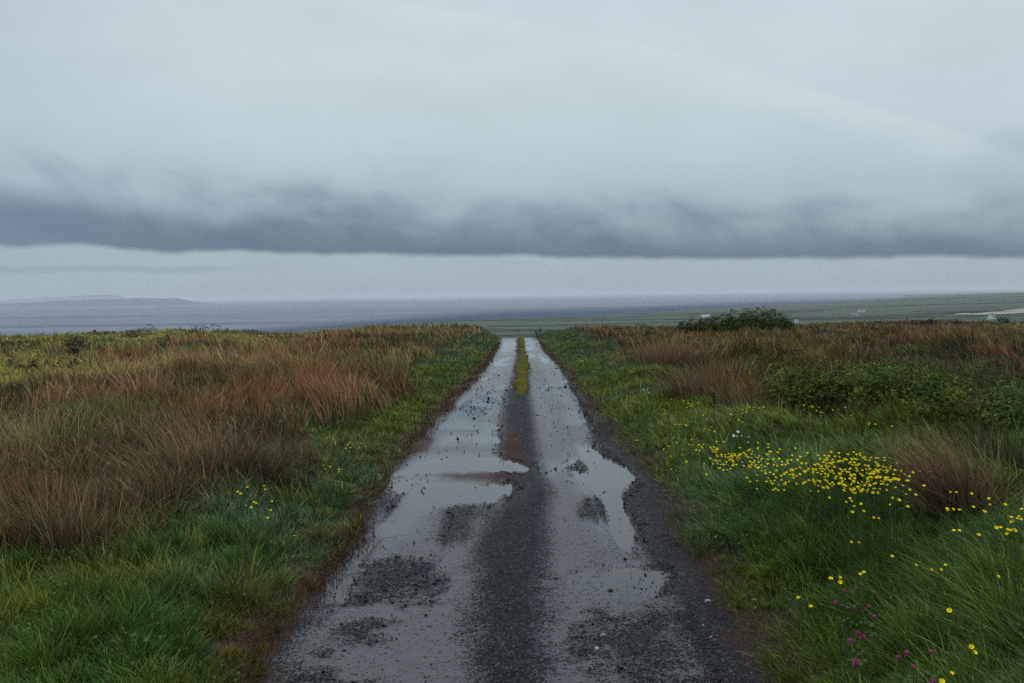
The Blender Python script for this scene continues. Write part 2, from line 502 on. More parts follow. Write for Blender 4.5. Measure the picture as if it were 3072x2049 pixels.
BROWN = [
    r6p([(1200, 1065), (1500, 1060), (2000, 1045), (2300, 1040), (2200, 1140), (1800, 1180), (1300, 1140)]),
    r6p([(2000, 620), (2160, 630), (2200, 900), (2330, 980), (2100, 950), (2010, 850)]),
    r6p([(1080, 640), (1230, 650), (1200, 780), (900, 900), (650, 1080), (560, 1100), (700, 900)]),
    r6([(1300, 340), (1500, 560), (1600, 760), (1700, 950), (1600, 900), (1450, 650), (1250, 380)]),
    r6p([(1400, 180), (1600, 0), (1640, 20), (1450, 260), (1200, 400), (1200, 330)]),
    r5p([(930, 250), (950, 50), (985, 50), (985, 300)]),
]
STRIP_L = [(1424, 2049), (1431, 1900), (1436, 1662), (1500, 1530), (1516, 1484), (1500, 1440), (1507, 1300), (1520, 1191), (1546, 1128), (1550, 1064), (1550, 1013)]
STRIP_R = [(1640, 2049), (1630, 1850), (1623, 1707), (1627, 1542), (1650, 1490), (1610, 1400), (1603, 1276), (1590, 1191), (1590, 1128), (1575, 1042), (1569, 1011)]
SHOULDER = [(2158, 2049), (2095, 1907), (2011, 1742), (1957, 1653), (1917, 1600), (1873, 1493), (1915, 1435), (1886, 1408), (1828, 1377), (1799, 1364), (1764, 1277), (1738, 1198), (1708, 1155), (1677, 1094), (1634, 1059), (1608, 1011)]


def world_poly(px):
    p = unproj([a for a, b in px], [b for a, b in px], zr2, 85.0)
    return p[:, :2]


def sdist(P, poly, ky):
    """signed distance (negative inside) with the distance along the road counted 1/ky"""
    x, y = P
    px = poly[:, 0]; py = poly[:, 1]
    best = np.full(len(x), 1e9); ins = np.zeros(len(x), bool)
    n = len(px)
    for i in range(n):
        x1, y1, x2, y2 = px[i], py[i], px[(i + 1) % n], py[(i + 1) % n]
        ex, ey = x2 - x1, (y2 - y1) / ky
        wx, wy = x - x1, (y - y1) / ky
        t = np.clip((wx * ex + wy * ey) / (ex * ex + ey * ey + 1e-12), 0, 1)
        d = (wx - t * ex) ** 2 + (wy - t * ey) ** 2
        best = np.minimum(best, d)
        c = ((y1 > y) != (y2 > y)) & (x < (x2 - x1) * (y - y1) / (y2 - y1 + 1e-12) + x1)
        ins ^= c
    return np.where(ins, -1, 1) * np.sqrt(best)


def poly_field(x, y, polys, ragged=0.0):
    out = np.full(len(x), 0.5)
    for px in polys:
        poly = world_poly(px)
        y0, y1 = poly[:, 1].min(), poly[:, 1].max(); m = (y0 + y1) / 2
        ky = max(1.0, m / 4.5)
        pad = 0.6 * ky
        sel = (y > y0 - pad) & (y < y1 + pad)
        if sel.any():
            d = sdist((x[sel], y[sel]), poly, ky)
            out[sel] = np.minimum(out[sel], d)
    return out


def line_x(px):
    p = world_poly(px); o = np.argsort(p[:, 1]); p = p[o]
    return lambda y: np.interp(y, p[:, 1], p[:, 0])


sl, sr, sh = line_x(STRIP_L), line_x(STRIP_R), line_x(SHOULDER)


def road_fields(x, y):
    na = fbm(x * 7, y * 7 / np.maximum(1, y / 6), 51, 4) - 0.5
    nb = fbm(x * 1.6, y * 1.1 / np.maximum(1, y / 12), 57, 3) - 0.5
    nc = fbm(x * 26, y * 26 / np.maximum(1, y / 6), 61, 3) - 0.5
    pd = poly_field(x, y, PUDDLES) + na * 0.19 + nc * 0.06
    pd = pd + 0.34 * sstep(0.54, 0.66, fbm(x * 1.25, y * 0.60, 58, 3)) * sstep(10.5, 14, y)
    dk = poly_field(x, y, DARK) + na * 0.42 + nb * 0.3 + nc * 0.12
    bn = poly_field(x, y, BROWN) + na * 0.2
    strip = np.maximum(sl(y) - x, x - sr(y)) + na * 0.14
    should = (sh(y) - x) + na * 0.16 + nc * 0.06
    lefts = (x - xl(y) - 0.08) + na * 0.2
    gravel = np.maximum.reduce([sstep(0.15, -0.20, strip), 1.15 * sstep(0.16, -0.10, should), 0.55 * sstep(0.14, -0.10, dk), 0.45 * sstep(0.2, -0.1, lefts)])
    gravel = np.clip(gravel * (0.9 + 0.3 * nb) + 0.16 * np.clip(nb + 0.05, 0, 1) + 0.15 * sstep(12, 5, y) * (pd > 0.02), 0, 1)
    rutl = sstep(0.10, 0.30, x - xl(y)) * sstep(0.0, 0.25, sl(y) - x); rutr = sstep(0.0, 0.20, x - sr(y)) * sstep(0.0, 0.15, sh(y) - x)
    global wet
    wet = np.clip(np.maximum(sstep(0.30, 0.0, pd), (0.08 + 0.50 * sstep(7, 16, y)) * np.maximum(rutl, rutr) * (0.8 + 1.6 * na + 1.0 * nb)), 0, 1)
    brown = np.maximum(sstep(0.10, -0.08, bn), 0.8 * sstep(0.13, 0.0, np.minimum(x - xl(y), xr(y) - x) + na * 0.3))
    brown = np.maximum(brown, 0.14 * sstep(0.5, 0.2, xr(y) - x + na * .4))
    return pd, gravel, brown, na, nb, nc, strip, should


def build_road():
    # rows spaced with distance
    ys = [-6.0]
    while ys[-1] < 112:
        y = ys[-1]
        ys.append(y + max(0.022, 0.0034 * max(y, 0) + 0.00042 * max(y, 0) ** 2) if y > 2 else y + 0.12)
    ys = np.array(ys); nu = len(ys); nv = 240
    s = np.linspace(-0.10, 1.10, nv)
    Y = np.repeat(ys[:, None], nv, 1)
    X = xl(Y) + (xr(Y) - xl(Y)) * s[None]
    x = X.ravel(); y = Y.ravel()
    pd, gravel, brown, na, nb, nc, strip, should = road_fields(x, y)
    base = zroad(y)
    h = 0.012 * sstep(-0.02, 0.16, pd) + 0.012 * sstep(0.3, -0.15, strip) + 0.010 * sstep(0.1, -0.3, should)
    h = h - 0.016 * sstep(0.012, -0.05, pd)
    h = h + na * 0.010 + nb * 0.012 * sstep(0, 0.2, pd) + nc * 0.010 * gravel + (rng.random(len(x)) - 0.5) * 0.006 * gravel
    lump = fbm(x * 9, y * 9 / np.maximum(1, y / 6), 77, 2)
    h = h + 0.010 * sstep(0.80, 0.92, lump) * sstep(0.02, -0.02, pd)
    e = np.minimum(s, 1 - s)[None] * np.ones_like(Y)
    h = h + 0.03 * sstep(0.06, -0.05, e.ravel())
    z = base + h
    V = np.stack([x, y, z], 1)
    link('road', grid_mesh('road', V, nu, nv, M_road, attr={'gravel': gravel, 'brown': brown, 'wet': wet}), kind='structure')
    # water stands wherever the bed is lower than the film level
    low = (h < 0.0035) & (pd < 0.05) & (y > 1) & (y < 90)
    L = low.reshape(nu, nv)
    g = L[:-1, :-1] | L[1:, :-1] | L[:-1, 1:] | L[1:, 1:]
    W = V.copy(); W[:, 2] = base
    link('puddle_water', grid_mesh('puddle_water', W, nu, nv, M_puddle, keep=g), kind='structure')


build_road()

# gravel: small loose stones --------------------------------------------------
ICO = []
_t = (1 + 5 ** .5) / 2
ICO_V = np.array([(-1, _t, 0), (1, _t, 0), (-1, -_t, 0), (1, -_t, 0), (0, -1, _t), (0, 1, _t), (0, -1, -_t), (0, 1, -_t), (_t, 0, -1), (_t, 0, 1), (-_t, 0, -1), (-_t, 0, 1)], float)
ICO_V /= np.linalg.norm(ICO_V[0])
ICO_F = np.array([(0, 11, 5), (0, 5, 1), (0, 1, 7), (0, 7, 10), (0, 10, 11), (1, 5, 9), (5, 11, 4), (11, 10, 2), (10, 7, 6), (7, 1, 8), (3, 9, 4), (3, 4, 2), (3, 2, 6), (3, 6, 8), (3, 8, 9), (4, 9, 5), (2, 4, 11), (6, 2, 10), (8, 6, 7), (9, 8, 1)])


def rand_rot(n):
    q = rng.normal(size=(n, 4)); q /= np.linalg.norm(q, axis=1)[:, None]
    w, x, y, z = q.T
    return np.stack([1 - 2 * (y * y + z * z), 2 * (x * y - z * w), 2 * (x * z + y * w), 2 * (x * y + z * w), 1 - 2 * (x * x + z * z), 2 * (y * z - x * w),
                     2 * (x * z - y * w), 2 * (y * z + x * w), 1 - 2 * (x * x + y * y)], -1).reshape(-1, 3, 3)


def build_gravel(n=150000, cap=42000):
    y = 3.2 * (28 / 3.2) ** rng.random(n)
    s = rng.random(n) * 1.1 - 0.05
    x = xl(y) + (xr(y) - xl(y)) * s
    pd, gravel, brown, na, nb, nc, strip, should = road_fields(x, y)
    pr = np.clip(gravel * 1.1 - 0.15, 0, 1) ** 1.5 * 0.8 + 0.012 + 0.05 * sstep(0.16, 0.0, np.abs(strip))
    pr = np.where(pd < 0.0, 0.004, pr)
    cl = sstep(0.55, 0.7, fbm(x * 2.2, y * 0.7, 91, 3))
    pr = pr + 0.05 * cl * (pd < 0.0)
    k = rng.random(n) < pr
    x, y, pd = x[k][:cap], y[k][:cap], pd[k][:cap]
    n = len(x)
    size = (0.0026 + 0.0035 * rng.random(n) ** 2.5 + 0.006 * (rng.random(n) < 0.03)) * np.maximum(0.8, y / 5.0) ** 0.7
    V = ICO_V[None] * (0.75 + 0.5 * rng.random((n, 12, 1)))
    V = V * np.stack([0.8 + 0.5 * rng.random(n), 0.8 + 0.5 * rng.random(n), 0.6 + 0.3 * rng.random(n)], 1)[:, None]
    V = np.einsum('nij,nkj->nki', rand_rot(n), V) * size[:, None, None]
    V = V + np.stack([x, y, zroad(y) + 0.012 + size * 0.2], 1)[:, None]
    V[:, :, 2] -= np.where(pd < 0, 0.010, 0)[:, None]
    f = (ICO_F[None] + (np.arange(n) * 12)[:, None, None]).reshape(-1, 3)
    g = rng.random(n)
    base = 0.007 + 0.030 * g ** 3 + 0.22 * (rng.random(n) < 0.02)
    col = base[:, None] * np.array([1.0, 1.04, 1.08]) * (1 + 0.25 * (rng.random((n, 3)) - 0.5))
    l, s_, t_ = tri_quads([f])
    m = plant_mat('stones', 0.5, 0.0, 0.3)
    link('gravel', mesh_from('gravel', V.reshape(-1, 3), l, s_, t_, m, np.repeat(col, 12, 0)), kind='stuff',
         label='loose dark gravel lying on the wet lane', cat='gravel')


build_gravel()


# ------------------------------------------------------------------ blades
def blades(P, H, W, lean, yaw, c0, c1, seg=3, droop=0.35, power=1.8):
    """P (n,3) roots; lean (n,2) sideways tip offset in units of H"""
    n = len(P)
    ts = {3: [0, 0.42, 0.76, 1.0], 2: [0, 0.55, 1.0]}[seg]
    ax = np.stack([np.cos(yaw), np.sin(yaw), np.zeros(n)], 1)
    L = np.hypot(lean[:, 0], lean[:, 1])
    rows = []; cols = []
    for t in ts:
        zf = t - droop * np.clip(L, 0, 1.4) ** 2 * t * t * 0.6
        c = P + np.stack([lean[:, 0] * H * t ** power, lean[:, 1] * H * t ** power, H * zf], 1)
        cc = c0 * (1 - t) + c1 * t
        if t == 1.0:
            rows.append(c); cols.append(cc)
        else:
            w = (W * (1 - 0.75 * t ** 1.6) * 0.5)[:, None] * ax
            rows += [c - w, c + w]; cols += [cc, cc]
    k = len(rows)
    V = np.stack(rows, 1).reshape(-1, 3); CC = np.stack(cols, 1).reshape(-1, 3)
    b = (np.arange(n) * k)[:, None]
    quads = np.concatenate([b + np.array([[2 * i, 2 * i + 1, 2 * i + 3, 2 * i + 2]]) for i in range(seg - 1)])
    tris = b + np.array([[k - 3, k - 2, k - 1]])
    return V, CC, quads, tris


def blade_mesh(name, parts, mat):
    V = []; CC = []; q = []; t = []; n = 0
    for v, c, a, b in parts:
        V.append(v); CC.append(c); q.append(a + n); t.append(b + n); n += len(v)
    l, s, _ = tri_quads([np.concatenate(q), np.concatenate(t)])
    return mesh_from(name, np.concatenate(V), l, s, None, mat, np.concatenate(CC))


def sample(n, r0=2.6, r1=94.0, p=1.25, azmax=36):
    """points on the ground; density falls with distance like r^-(1+p)"""
    u = rng.random(n)
    a, b = r0 ** (1 - p), r1 ** (1 - p)
    r = (a + (b - a) * u) ** (1 / (1 - p))
    az = np.radians((rng.random(n) * 2 - 1) * azmax)
    return np.sin(az) * r, np.cos(az) * r


def snap(x, y, s, spread, seed):
    """pull points towards jittered tuft centres; returns new xy, offset direction, tuft id noise"""
    ix = np.floor(x / s); iy = np.floor(y / s)
    cx = (ix + 0.15 + 0.7 * _hash(ix, iy, seed)) * s; cy = (iy + 0.15 + 0.7 * _hash(ix, iy, seed + 1)) * s
    rad = spread * s * (0.5 + 0.9 * _hash(ix, iy, seed + 4))
    ox = rng.normal(size=len(x)) * rad; oy = rng.normal(size=len(x)) * rad
    return cx + ox, cy + oy, ox / (spread * s), oy / (spread * s), _hash(ix, iy, seed + 2), _hash(ix, iy, seed + 3)


def colmix(f, a, b):
    f = np.clip(f, 0, 1)[:, None]
    return np.asarray(a)[None] * (1 - f) + np.asarray(b)[None] * f if np.ndim(a) == 1 else a * (1 - f) + np.asarray(b)[None] * f


def width(r, near, k=0.00085):
    return np.maximum(near, r * k)


def build_grass(n):
    x, y = sample(n, p=1.25)
    x, y, ox, oy, h1, h2 = snap(x, y, 0.15, 0.36, 101)
    left, u, green, moor, nn, n2 = zones(x, y)
    edgen = 0.16 * (fbm(x * 2.5, y * 2.5, 15, 2) - 0.5) - 0.06
    k = (u > edgen) & (rng.random(len(x)) < green * 0.98 + 0.02)
    x, y, ox, oy, h1, h2, left, u, nn, n2 = [a[k] for a in (x, y, ox, oy, h1, h2, left, u, nn, n2)]
    n = len(x); r = np.hypot(x, y)
    big = fbm(x * 0.9, y * 0.9, 19, 3)
    H = (0.07 + 0.10 * rng.random(n)) * (0.50 + 1.0 * big) * (0.40 + 0.60 * sstep(0.0, 0.6, u))
    H = H * np.where(left, 0.90, 0.92 - 0.15 * sstep(0.9, 2.0, u)) + 0.025
    H = H * (0.45 + 1.0 * h2) * (0.75 + np.where(left, 0.35, 0.6) * (rng.random(n) < 0.12))
    wx = (fbm(x * 1.1, y * 0.9, 71, 2) - 0.5) * 1.5; wy = (fbm(x * 1.1 + 40, y * 0.9, 73, 2) - 0.5) * 1.5
    lean = np.stack([ox * 0.28 + rng.normal(size=n) * 0.30 + wx * 0.8 - np.where(left, 0.20, 0.27) * (0.5 + big), oy * 0.28 + rng.normal(size=n) * 0.30 + wy * 0.8 + np.where(left, 0.0, 0.08)], 1)
    lean[:, 0] += np.where(left, 0.45, -0.25) * sstep(0.5, 0.05, u)
    W = width(r, 0.0042, 0.00085) * (0.7 + 0.6 * rng.random(n))
    hue = fbm(x * 0.8, y * 0.6, 23, 3)
    c1 = colmix(sstep(0.35, 0.65, hue) * np.where(left, 1.0, 0.45 + 0.40 * sstep(6, 8, y) * sstep(4.2, 3.0, x)), (0.070, 0.150, 0.020), (0.150, 0.200, 0.014))
    teal = (np.where(left, 0.32, 0.12) * sstep(0.5, 0.75, fbm(x * 0.5 + 9, y * 0.4, 29, 3) + 0.1))
    c1 = colmix(teal, c1, (0.085, 0.165, 0.100))
    c1 = colmix((h1 > 0.86) * np.where(left, 0.6, 0.2), c1, (0.22, 0.22, 0.03))
    c1 = colmix((rng.random(n) < np.where(left, 0.05, 0.02)) * 0.8, c1, (0.36, 0.27, 0.10))
    dead = sstep(0.42, 0.02, u + (fbm(x * 1.5, y * 0.8, 37, 2) - 0.5) * 0.8) * np.where(left, 0.95, 0.25) * np.clip(sstep(0.42, 0.62, fbm(x * 0.9 + 3, y * 0.55, 39, 2)) + 0.45 * sstep(6.2, 5.0, y) * left, 0.10, 1)
    dead = dead * (rng.random(n) < 0.7)
    c1 = colmix(dead, c1, (0.21, 0.085, 0.026))
    c1 = np.clip(c1 * (np.exp(0.50 * rng.normal(size=n)) * (0.60 + 0.7 * h1))[:, None] * np.where(left, 1.06, 1.0 + 0.12 * sstep(6, 9, y))[:, None], 0, 0.6)
    c0 = c1 * 0.30 * np.array([0.9, 0.9, 0.9])  # roots darkened in colour, painting shade into the gaps between blades
    P = np.stack([x, y, gz(x, y) - 0.01], 1)
    yaw = rng.random(n) * 6.283
    near = r < 9
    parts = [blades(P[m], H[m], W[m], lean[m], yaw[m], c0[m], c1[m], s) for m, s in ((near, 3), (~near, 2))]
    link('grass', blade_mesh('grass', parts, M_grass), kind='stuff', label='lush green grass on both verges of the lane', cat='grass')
    return n


def build_rushes(n):
    x, y = sample(n, r0=4.0, p=1.12)
    far = np.hypot(x, y)
    x, y, ox, oy, h1, h2 = snap(x, y, 0.62, 0.24, 201)
    left, u, green, moor, nn, n2 = zones(x, y)
    other = fbm(x * 0.35, y * 0.22, 207, 3)
    k = (u > 0.5) & (rng.random(len(x)) < (1 - green) * (1 - 0.985 * moor) * (0.12 + 1.0 * sstep(0.34, 0.56, other)))
    x, y, ox, oy, h1, h2, left, u, nn, n2, green, other = [a[k] for a in (x, y, ox, oy, h1, h2, left, u, nn, n2, green, other)]
    n = len(x); r = np.hypot(x, y)
    H = (0.22 + 0.34 * rng.random(n) ** 0.9) * (0.50 + 0.85 * h2) * np.where(left, 1.0, 0.82)
    H = H * (0.55 + 0.9 * other) * (0.74 + 0.26 * sstep(8, 20, r))
    wx = (fbm(x * 0.6, y * 0.5, 75, 2) - 0.5) * 1.0; wy = (fbm(x * 0.6 + 40, y * 0.5, 77, 2) - 0.5) * 1.0
    lean = np.stack([ox * 0.24 + rng.normal(size=n) * 0.09 + wx - 0.12, oy * 0.24 + rng.normal(size=n) * 0.09 + wy], 1)
    W = width(r, 0.0036, 0.00092) * (0.7 + 0.6 * rng.random(n))
    tone = rng.random(n)
    tone = 0.45 * tone + 0.55 * _hash(np.floor(h1 * 9999), np.floor(h2 * 9999), 5)
    c1 = colmix(tone ** 1.5, (0.30, 0.122, 0.055), (0.60, 0.33, 0.110))
    pur = sstep(0.45, 0.7, h1)
    c1 = colmix(pur * 0.6, c1, (0.32, 0.130, 0.078))
    yel = sstep(0.52, 0.66, fbm(x * 0.25 + 4, y * 0.2, 211, 3))
    c1 = colmix(yel * np.where(left, 0.5, 0.3), c1, (0.42, 0.31, 0.060))
    grn = (rng.random(n) < np.where(left, 0.26, 0.42))
    c1 = colmix(grn * 0.8, c1, (0.11, 0.145, 0.040))
    c1 = c1 * np.where(left, 1.0, 0.52 + 0.25 * sstep(14, 40, y))[:, None]
    red = sstep(38, 60, y) * sstep(0.45, 0.6, fbm(x * 0.09, y * 0.15, 217, 2)) * ~left
    c1 = colmix(red * 0.7, c1, (0.36, 0.165, 0.065))
    patch = fbm(x * 0.33 + 7, y * 0.20, 231, 3)
    c1 = colmix(sstep(0.50, 0.64, patch) * 0.6, c1, (0.24, 0.088, 0.050))
    c1 = c1 * (0.62 + 0.75 * sstep(0.30, 0.55, fbm(x * 0.42, y * 0.30 + 9, 237, 3)) * (0.6 + 0.5 * h1))[:, None]
    gp = sstep(0.54, 0.66, fbm(x * 0.5 + 2, y * 0.34, 241, 3))
    c1 = colmix(gp * (rng.random(n) < 0.65) * 0.85, c1, (0.115, 0.150, 0.040))
    nearl = sstep(17, 9, y + 6 * (other - 0.5)) * left
    c1 = colmix(nearl * 0.5, c1, (0.26, 0.105, 0.055))
    c1 = colmix(nearl * (rng.random(n) < 0.33) * 0.85, c1, (0.070, 0.100, 0.034))
    c1 = c1 * (1 - 0.10 * nearl)[:, None]
    c1 = np.clip(c1 * (np.exp(0.58 * rng.normal(size=n)) * np.where(left, 1.22, 1.05))[:, None], 0, 0.70)
    c0 = c1 * 0.18 + np.array([0.003, 0.005, 0.002])  # dead basal sheaths, with the shade of the gaps darkened into the colour
    P = np.stack([x, y, gz(x, y) - 0.01], 1)
    yaw = rng.random(n) * 6.283
    near = r < 18
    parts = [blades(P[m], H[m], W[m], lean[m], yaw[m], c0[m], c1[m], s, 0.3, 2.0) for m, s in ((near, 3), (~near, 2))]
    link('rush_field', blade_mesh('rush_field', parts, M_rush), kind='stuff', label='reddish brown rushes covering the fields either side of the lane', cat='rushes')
    return n


def build_under(n):
    """shorter mixed grass between the rushes and over the moor"""
    x, y = sample(n, r0=4.0, p=1.1)
    x, y, ox, oy, h1, h2 = snap(x, y, 0.30, 0.40, 301)
    left, u, green, moor, nn, n2 = zones(x, y)
    k = (u > 0.4) & (rng.random(len(x)) < (1 - green))
    x, y, ox, oy, h1, h2, left, u, moor, n2 = [a[k] for a in (x, y, ox, oy, h1, h2, left, u, moor, n2)]
    n = len(x); r = np.hypot(x, y)
    H = (0.12 + 0.14 * rng.random(n)) * (0.7 + 0.6 * h2)
    lean = np.stack([ox * 0.35 + rng.normal(size=n) * 0.3 - 0.2, oy * 0.35 + rng.normal(size=n) * 0.3], 1)
    W = width(r, 0.0045, 0.00115) * (0.7 + 0.6 * rng.random(n))
    g1 = fbm(x * 0.4, y * 0.3, 311, 3)
    c1 = colmix(sstep(0.4, 0.62, g1), (0.13, 0.09, 0.040), (0.11, 0.15, 0.040))
    cm = colmix(sstep(0.40, 0.66, fbm(x * 0.16, y * 0.12, 317, 4)), (0.56, 0.42, 0.090), (0.30, 0.33, 0.075))
    hea = sstep(0.50, 0.57, fbm(x * 0.11, y * 0.20, 331, 4))
    cm = colmix(hea * 0.85, cm, (0.070, 0.045, 0.026))
    c1 = c1 * (1 - moor[:, None]) + cm * moor[:, None]
    c1 = c1 * np.where(left, 1.0, 0.75)[:, None]
    c1 = colmix((rng.random(n) < 0.12) * 0.8, c1, (0.24, 0.17, 0.07))
    c1 = np.clip(c1 * np.exp(0.42 * rng.normal(size=n))[:, None], 0, 0.6)
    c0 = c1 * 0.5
    P = np.stack([x, y, gz(x, y) - 0.01], 1)
    yaw = rng.random(n) * 6.283
    near = r < 14
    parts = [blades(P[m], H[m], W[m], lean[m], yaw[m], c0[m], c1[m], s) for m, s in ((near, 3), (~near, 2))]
    link('moor_grass', blade_mesh('moor_grass', parts, M_moor), kind='stuff', label='short yellowish moor grass between and beyond the rushes', cat='grass')
    return n


MOSS = [r5p([(970, 330), (1080, 300), (1110, 420), (1135, 500), (1115, 600), (1060, 612), (940, 600), (925, 500), (940, 430)]),
        r5p([(935, 640), (1080, 625), (1090, 720), (1080, 800), (1050, 900), (910, 900), (925, 800)]),
        r5p([(985, 48), (1035, 48), (1062, 300), (985, 300)]), r5p([(960, 590), (1090, 590), (1070, 650), (950, 650)])]


def build_moss():
    parts = []
    for px in MOSS:
        poly = world_poly(px)
        n = 60000
        x = rng.uniform(poly[:, 0].min() - .1, poly[:, 0].max() + .1, n); y = rng.uniform(poly[:, 1].min(), poly[:, 1].max(), n)
        d = sdist((x, y), poly, max(1, poly[:, 1].mean() / 5)) + (fbm(x * 3, y * .8, 401, 3) - .5) * 0.16
        k = (d < 0) & (rng.random(n) < 0.6)
        x, y, d = x[k], y[k], d[k]; n = len(x); r = np.hypot(x, y)
        H = (0.04 + 0.07 * rng.random(n)) * (0.4 + 0.6 * sstep(0, -0.15, d)) * (0.6 + 0.8 * fbm(x * 4, y * 1.0, 405, 2))
        c1 = colmix(fbm(x * 2.5, y * .7, 411, 3) * 1.6 - 0.4, (0.27, 0.23, 0.030), (0.14, 0.165, 0.030)) * (0.7 + .6 * rng.random(n))[:, None]
        c1 = colmix(sstep(-0.06, 0.0, d) * 0.6, c1, (0.12, 0.055, 0.02))
        P = np.stack([x, y, zroad(y) + 0.008], 1)
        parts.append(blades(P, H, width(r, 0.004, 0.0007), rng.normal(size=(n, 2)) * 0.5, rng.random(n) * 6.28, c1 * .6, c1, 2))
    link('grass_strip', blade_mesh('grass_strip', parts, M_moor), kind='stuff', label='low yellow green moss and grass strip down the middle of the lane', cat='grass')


def build_litter(n=26000):
    """dead brown grass litter along the road edges"""
    y = 3.4 * (60 / 3.4) ** rng.random(n)
    side = rng.random(n) < 0.55
    off = rng.normal(size=n) * 0.06 + 0.03
    off = off + (fbm(y * 1.2, y * 0, 421, 3) - 0.5) * 0.22
    x = np.where(side, xl(y) - off, xr(y) + off)
    k = rng.random(n) < np.where(side, 0.6, 0.35)
    x, y = x[k], y[k]; n = len(x); r = np.hypot(x, y)
    zz = np.maximum(gz(x, y), zroad(y) + 0.012)
    H = 0.05 + 0.07 * rng.random(n)
    lean = rng.normal(size=(n, 2)) * 0.8
    c1 = colmix(rng.random(n) ** 1.5, (0.035, 0.014, 0.010), (0.19, 0.08, 0.026))
    v = blades(np.stack([x, y, zz], 1), H, width(r, 0.0035, 0.0006), lean, rng.random(n) * 6.28, c1 * .5, c1, 2, 0.7)
    link('dead_grass', blade_mesh('dead_grass', [v], M_moor), kind='stuff', label='dead brown grass and roots along the lane edges', cat='grass')


import os, sys
_q = float(os.environ.get('VEG', '1'))
print('grass', build_grass(int(1000000 * _q)))
print('rush', build_rushes(int(430000 * _q)))
print('under', build_under(int(400000 * _q)))
build_moss(); build_litter()


def build_weeds(n=26000):
    x, y = sample(n, r0=3.2, r1=22, p=1.3)
    x, y, ox, oy, h1, h2 = snap(x, y, 0.34, 0.26, 701)
    left, u, green, moor, nn, n2 = zones(x, y)
    k = (u > 0.05) & (rng.random(n) < green * sstep(0.48, 0.7, h1))
    x, y, u, h2 = x[k], y[k], u[k], h2[k]; n = len(x)
    z = gz(x, y) + 0.02 + 0.10 * rng.random(n) * (0.4 + h2)
    col = colmix(rng.random(n), np.array([0.045, 0.095, 0.030]), np.array([0.12, 0.17, 0.045])) * np.exp(0.3 * rng.normal(size=n))[:, None]
    N = np.stack([rng.normal(size=n) * 0.5, rng.normal(size=n) * 0.5 - 0.2, np.ones(n)], 1)
    me = leaves_mesh('verge_weeds', np.stack([x, y, z], 1), 0.011 + 0.014 * rng.random(n), N, col * 0.75, M_leaf)
    link('verge_weeds', me, kind='stuff', label='small broad weed leaves growing through the verge grass', cat='weeds')

#MORE-BEGIN
# ------------------------------------------------------------------ single plants, stones, houses
def tube(pts, r0, r1, k=5):
    """tapered tube along a polyline -> verts, quads"""
    pts = np.asarray(pts, float); n = len(pts)
    T = np.gradient(pts, axis=0); T /= np.linalg.norm(T, axis=1)[:, None] + 1e-9
    ref = np.array([0.3, 0.9, 0.2]); A = np.cross(T, ref); A /= np.linalg.norm(A, axis=1)[:, None] + 1e-9
    B = np.cross(T, A)
    rad = np.linspace(r0, r1, n)
    ang = np.arange(k) * 2 * np.pi / k
    V = pts[:, None] + rad[:, None, None] * (np.cos(ang)[None, :, None] * A[:, None] + np.sin(ang)[None, :, None] * B[:, None])
    i = np.arange(n - 1)[:, None] * k; j = np.arange(k)[None]; j2 = (j + 1) % k
    q = np.stack([i + j, i + j2, i + k + j2, i + k + j], -1).reshape(-1, 4)
    return V.reshape(-1, 3), q


def tubes_mesh(name, lst, mat):
    V = []; Q = []; n = 0
    for v, q in lst:
        V.append(v); Q.append(q + n); n += len(v)
    l, s, _ = tri_quads([np.concatenate(Q)])
    return mesh_from(name, np.concatenate(V), l, s, None, mat, smooth=True)


def leaves_mesh(name, P, size, N, col, mat, fold=0.25):
    """kite-shaped folded leaves at P with normals about N"""
    n = len(P)
    N = N / (np.linalg.norm(N, axis=1)[:, None] + 1e-9)
    d = rng.normal(size=(n, 3)); d -= (d * N).sum(1)[:, None] * N; d /= np.linalg.norm(d, axis=1)[:, None] + 1e-9
    e = np.cross(N, d)
    s = size[:, None]
    V = np.stack([P - d * s * 0.5, P + e * s * 0.36 + N * s * fold * 0.4, P + d * s * 0.55, P - e * s * 0.36 + N * s * fold * 0.4], 1).reshape(-1, 3)
    b = (np.arange(n) * 4)[:, None]
    f = np.concatenate([b + np.array([[0, 1, 2]]), b + np.array([[0, 2, 3]])])
    l, st, _ = tri_quads([f])
    return mesh_from(name, V, l, st, None, mat, np.repeat(col, 4, 0))


def at(X, Y, h=0.0, tmax=110):
    return unproj([X], [Y], lambda a, b: gz(a, b) + h, tmax)[0]


def at_depth(pts, yd):
    d = ray([p[0] for p in pts], [p[1] for p in pts])
    t = yd / d[:, 1]
    p = d * t[:, None]; p[:, 2] += CAMZ
    return p


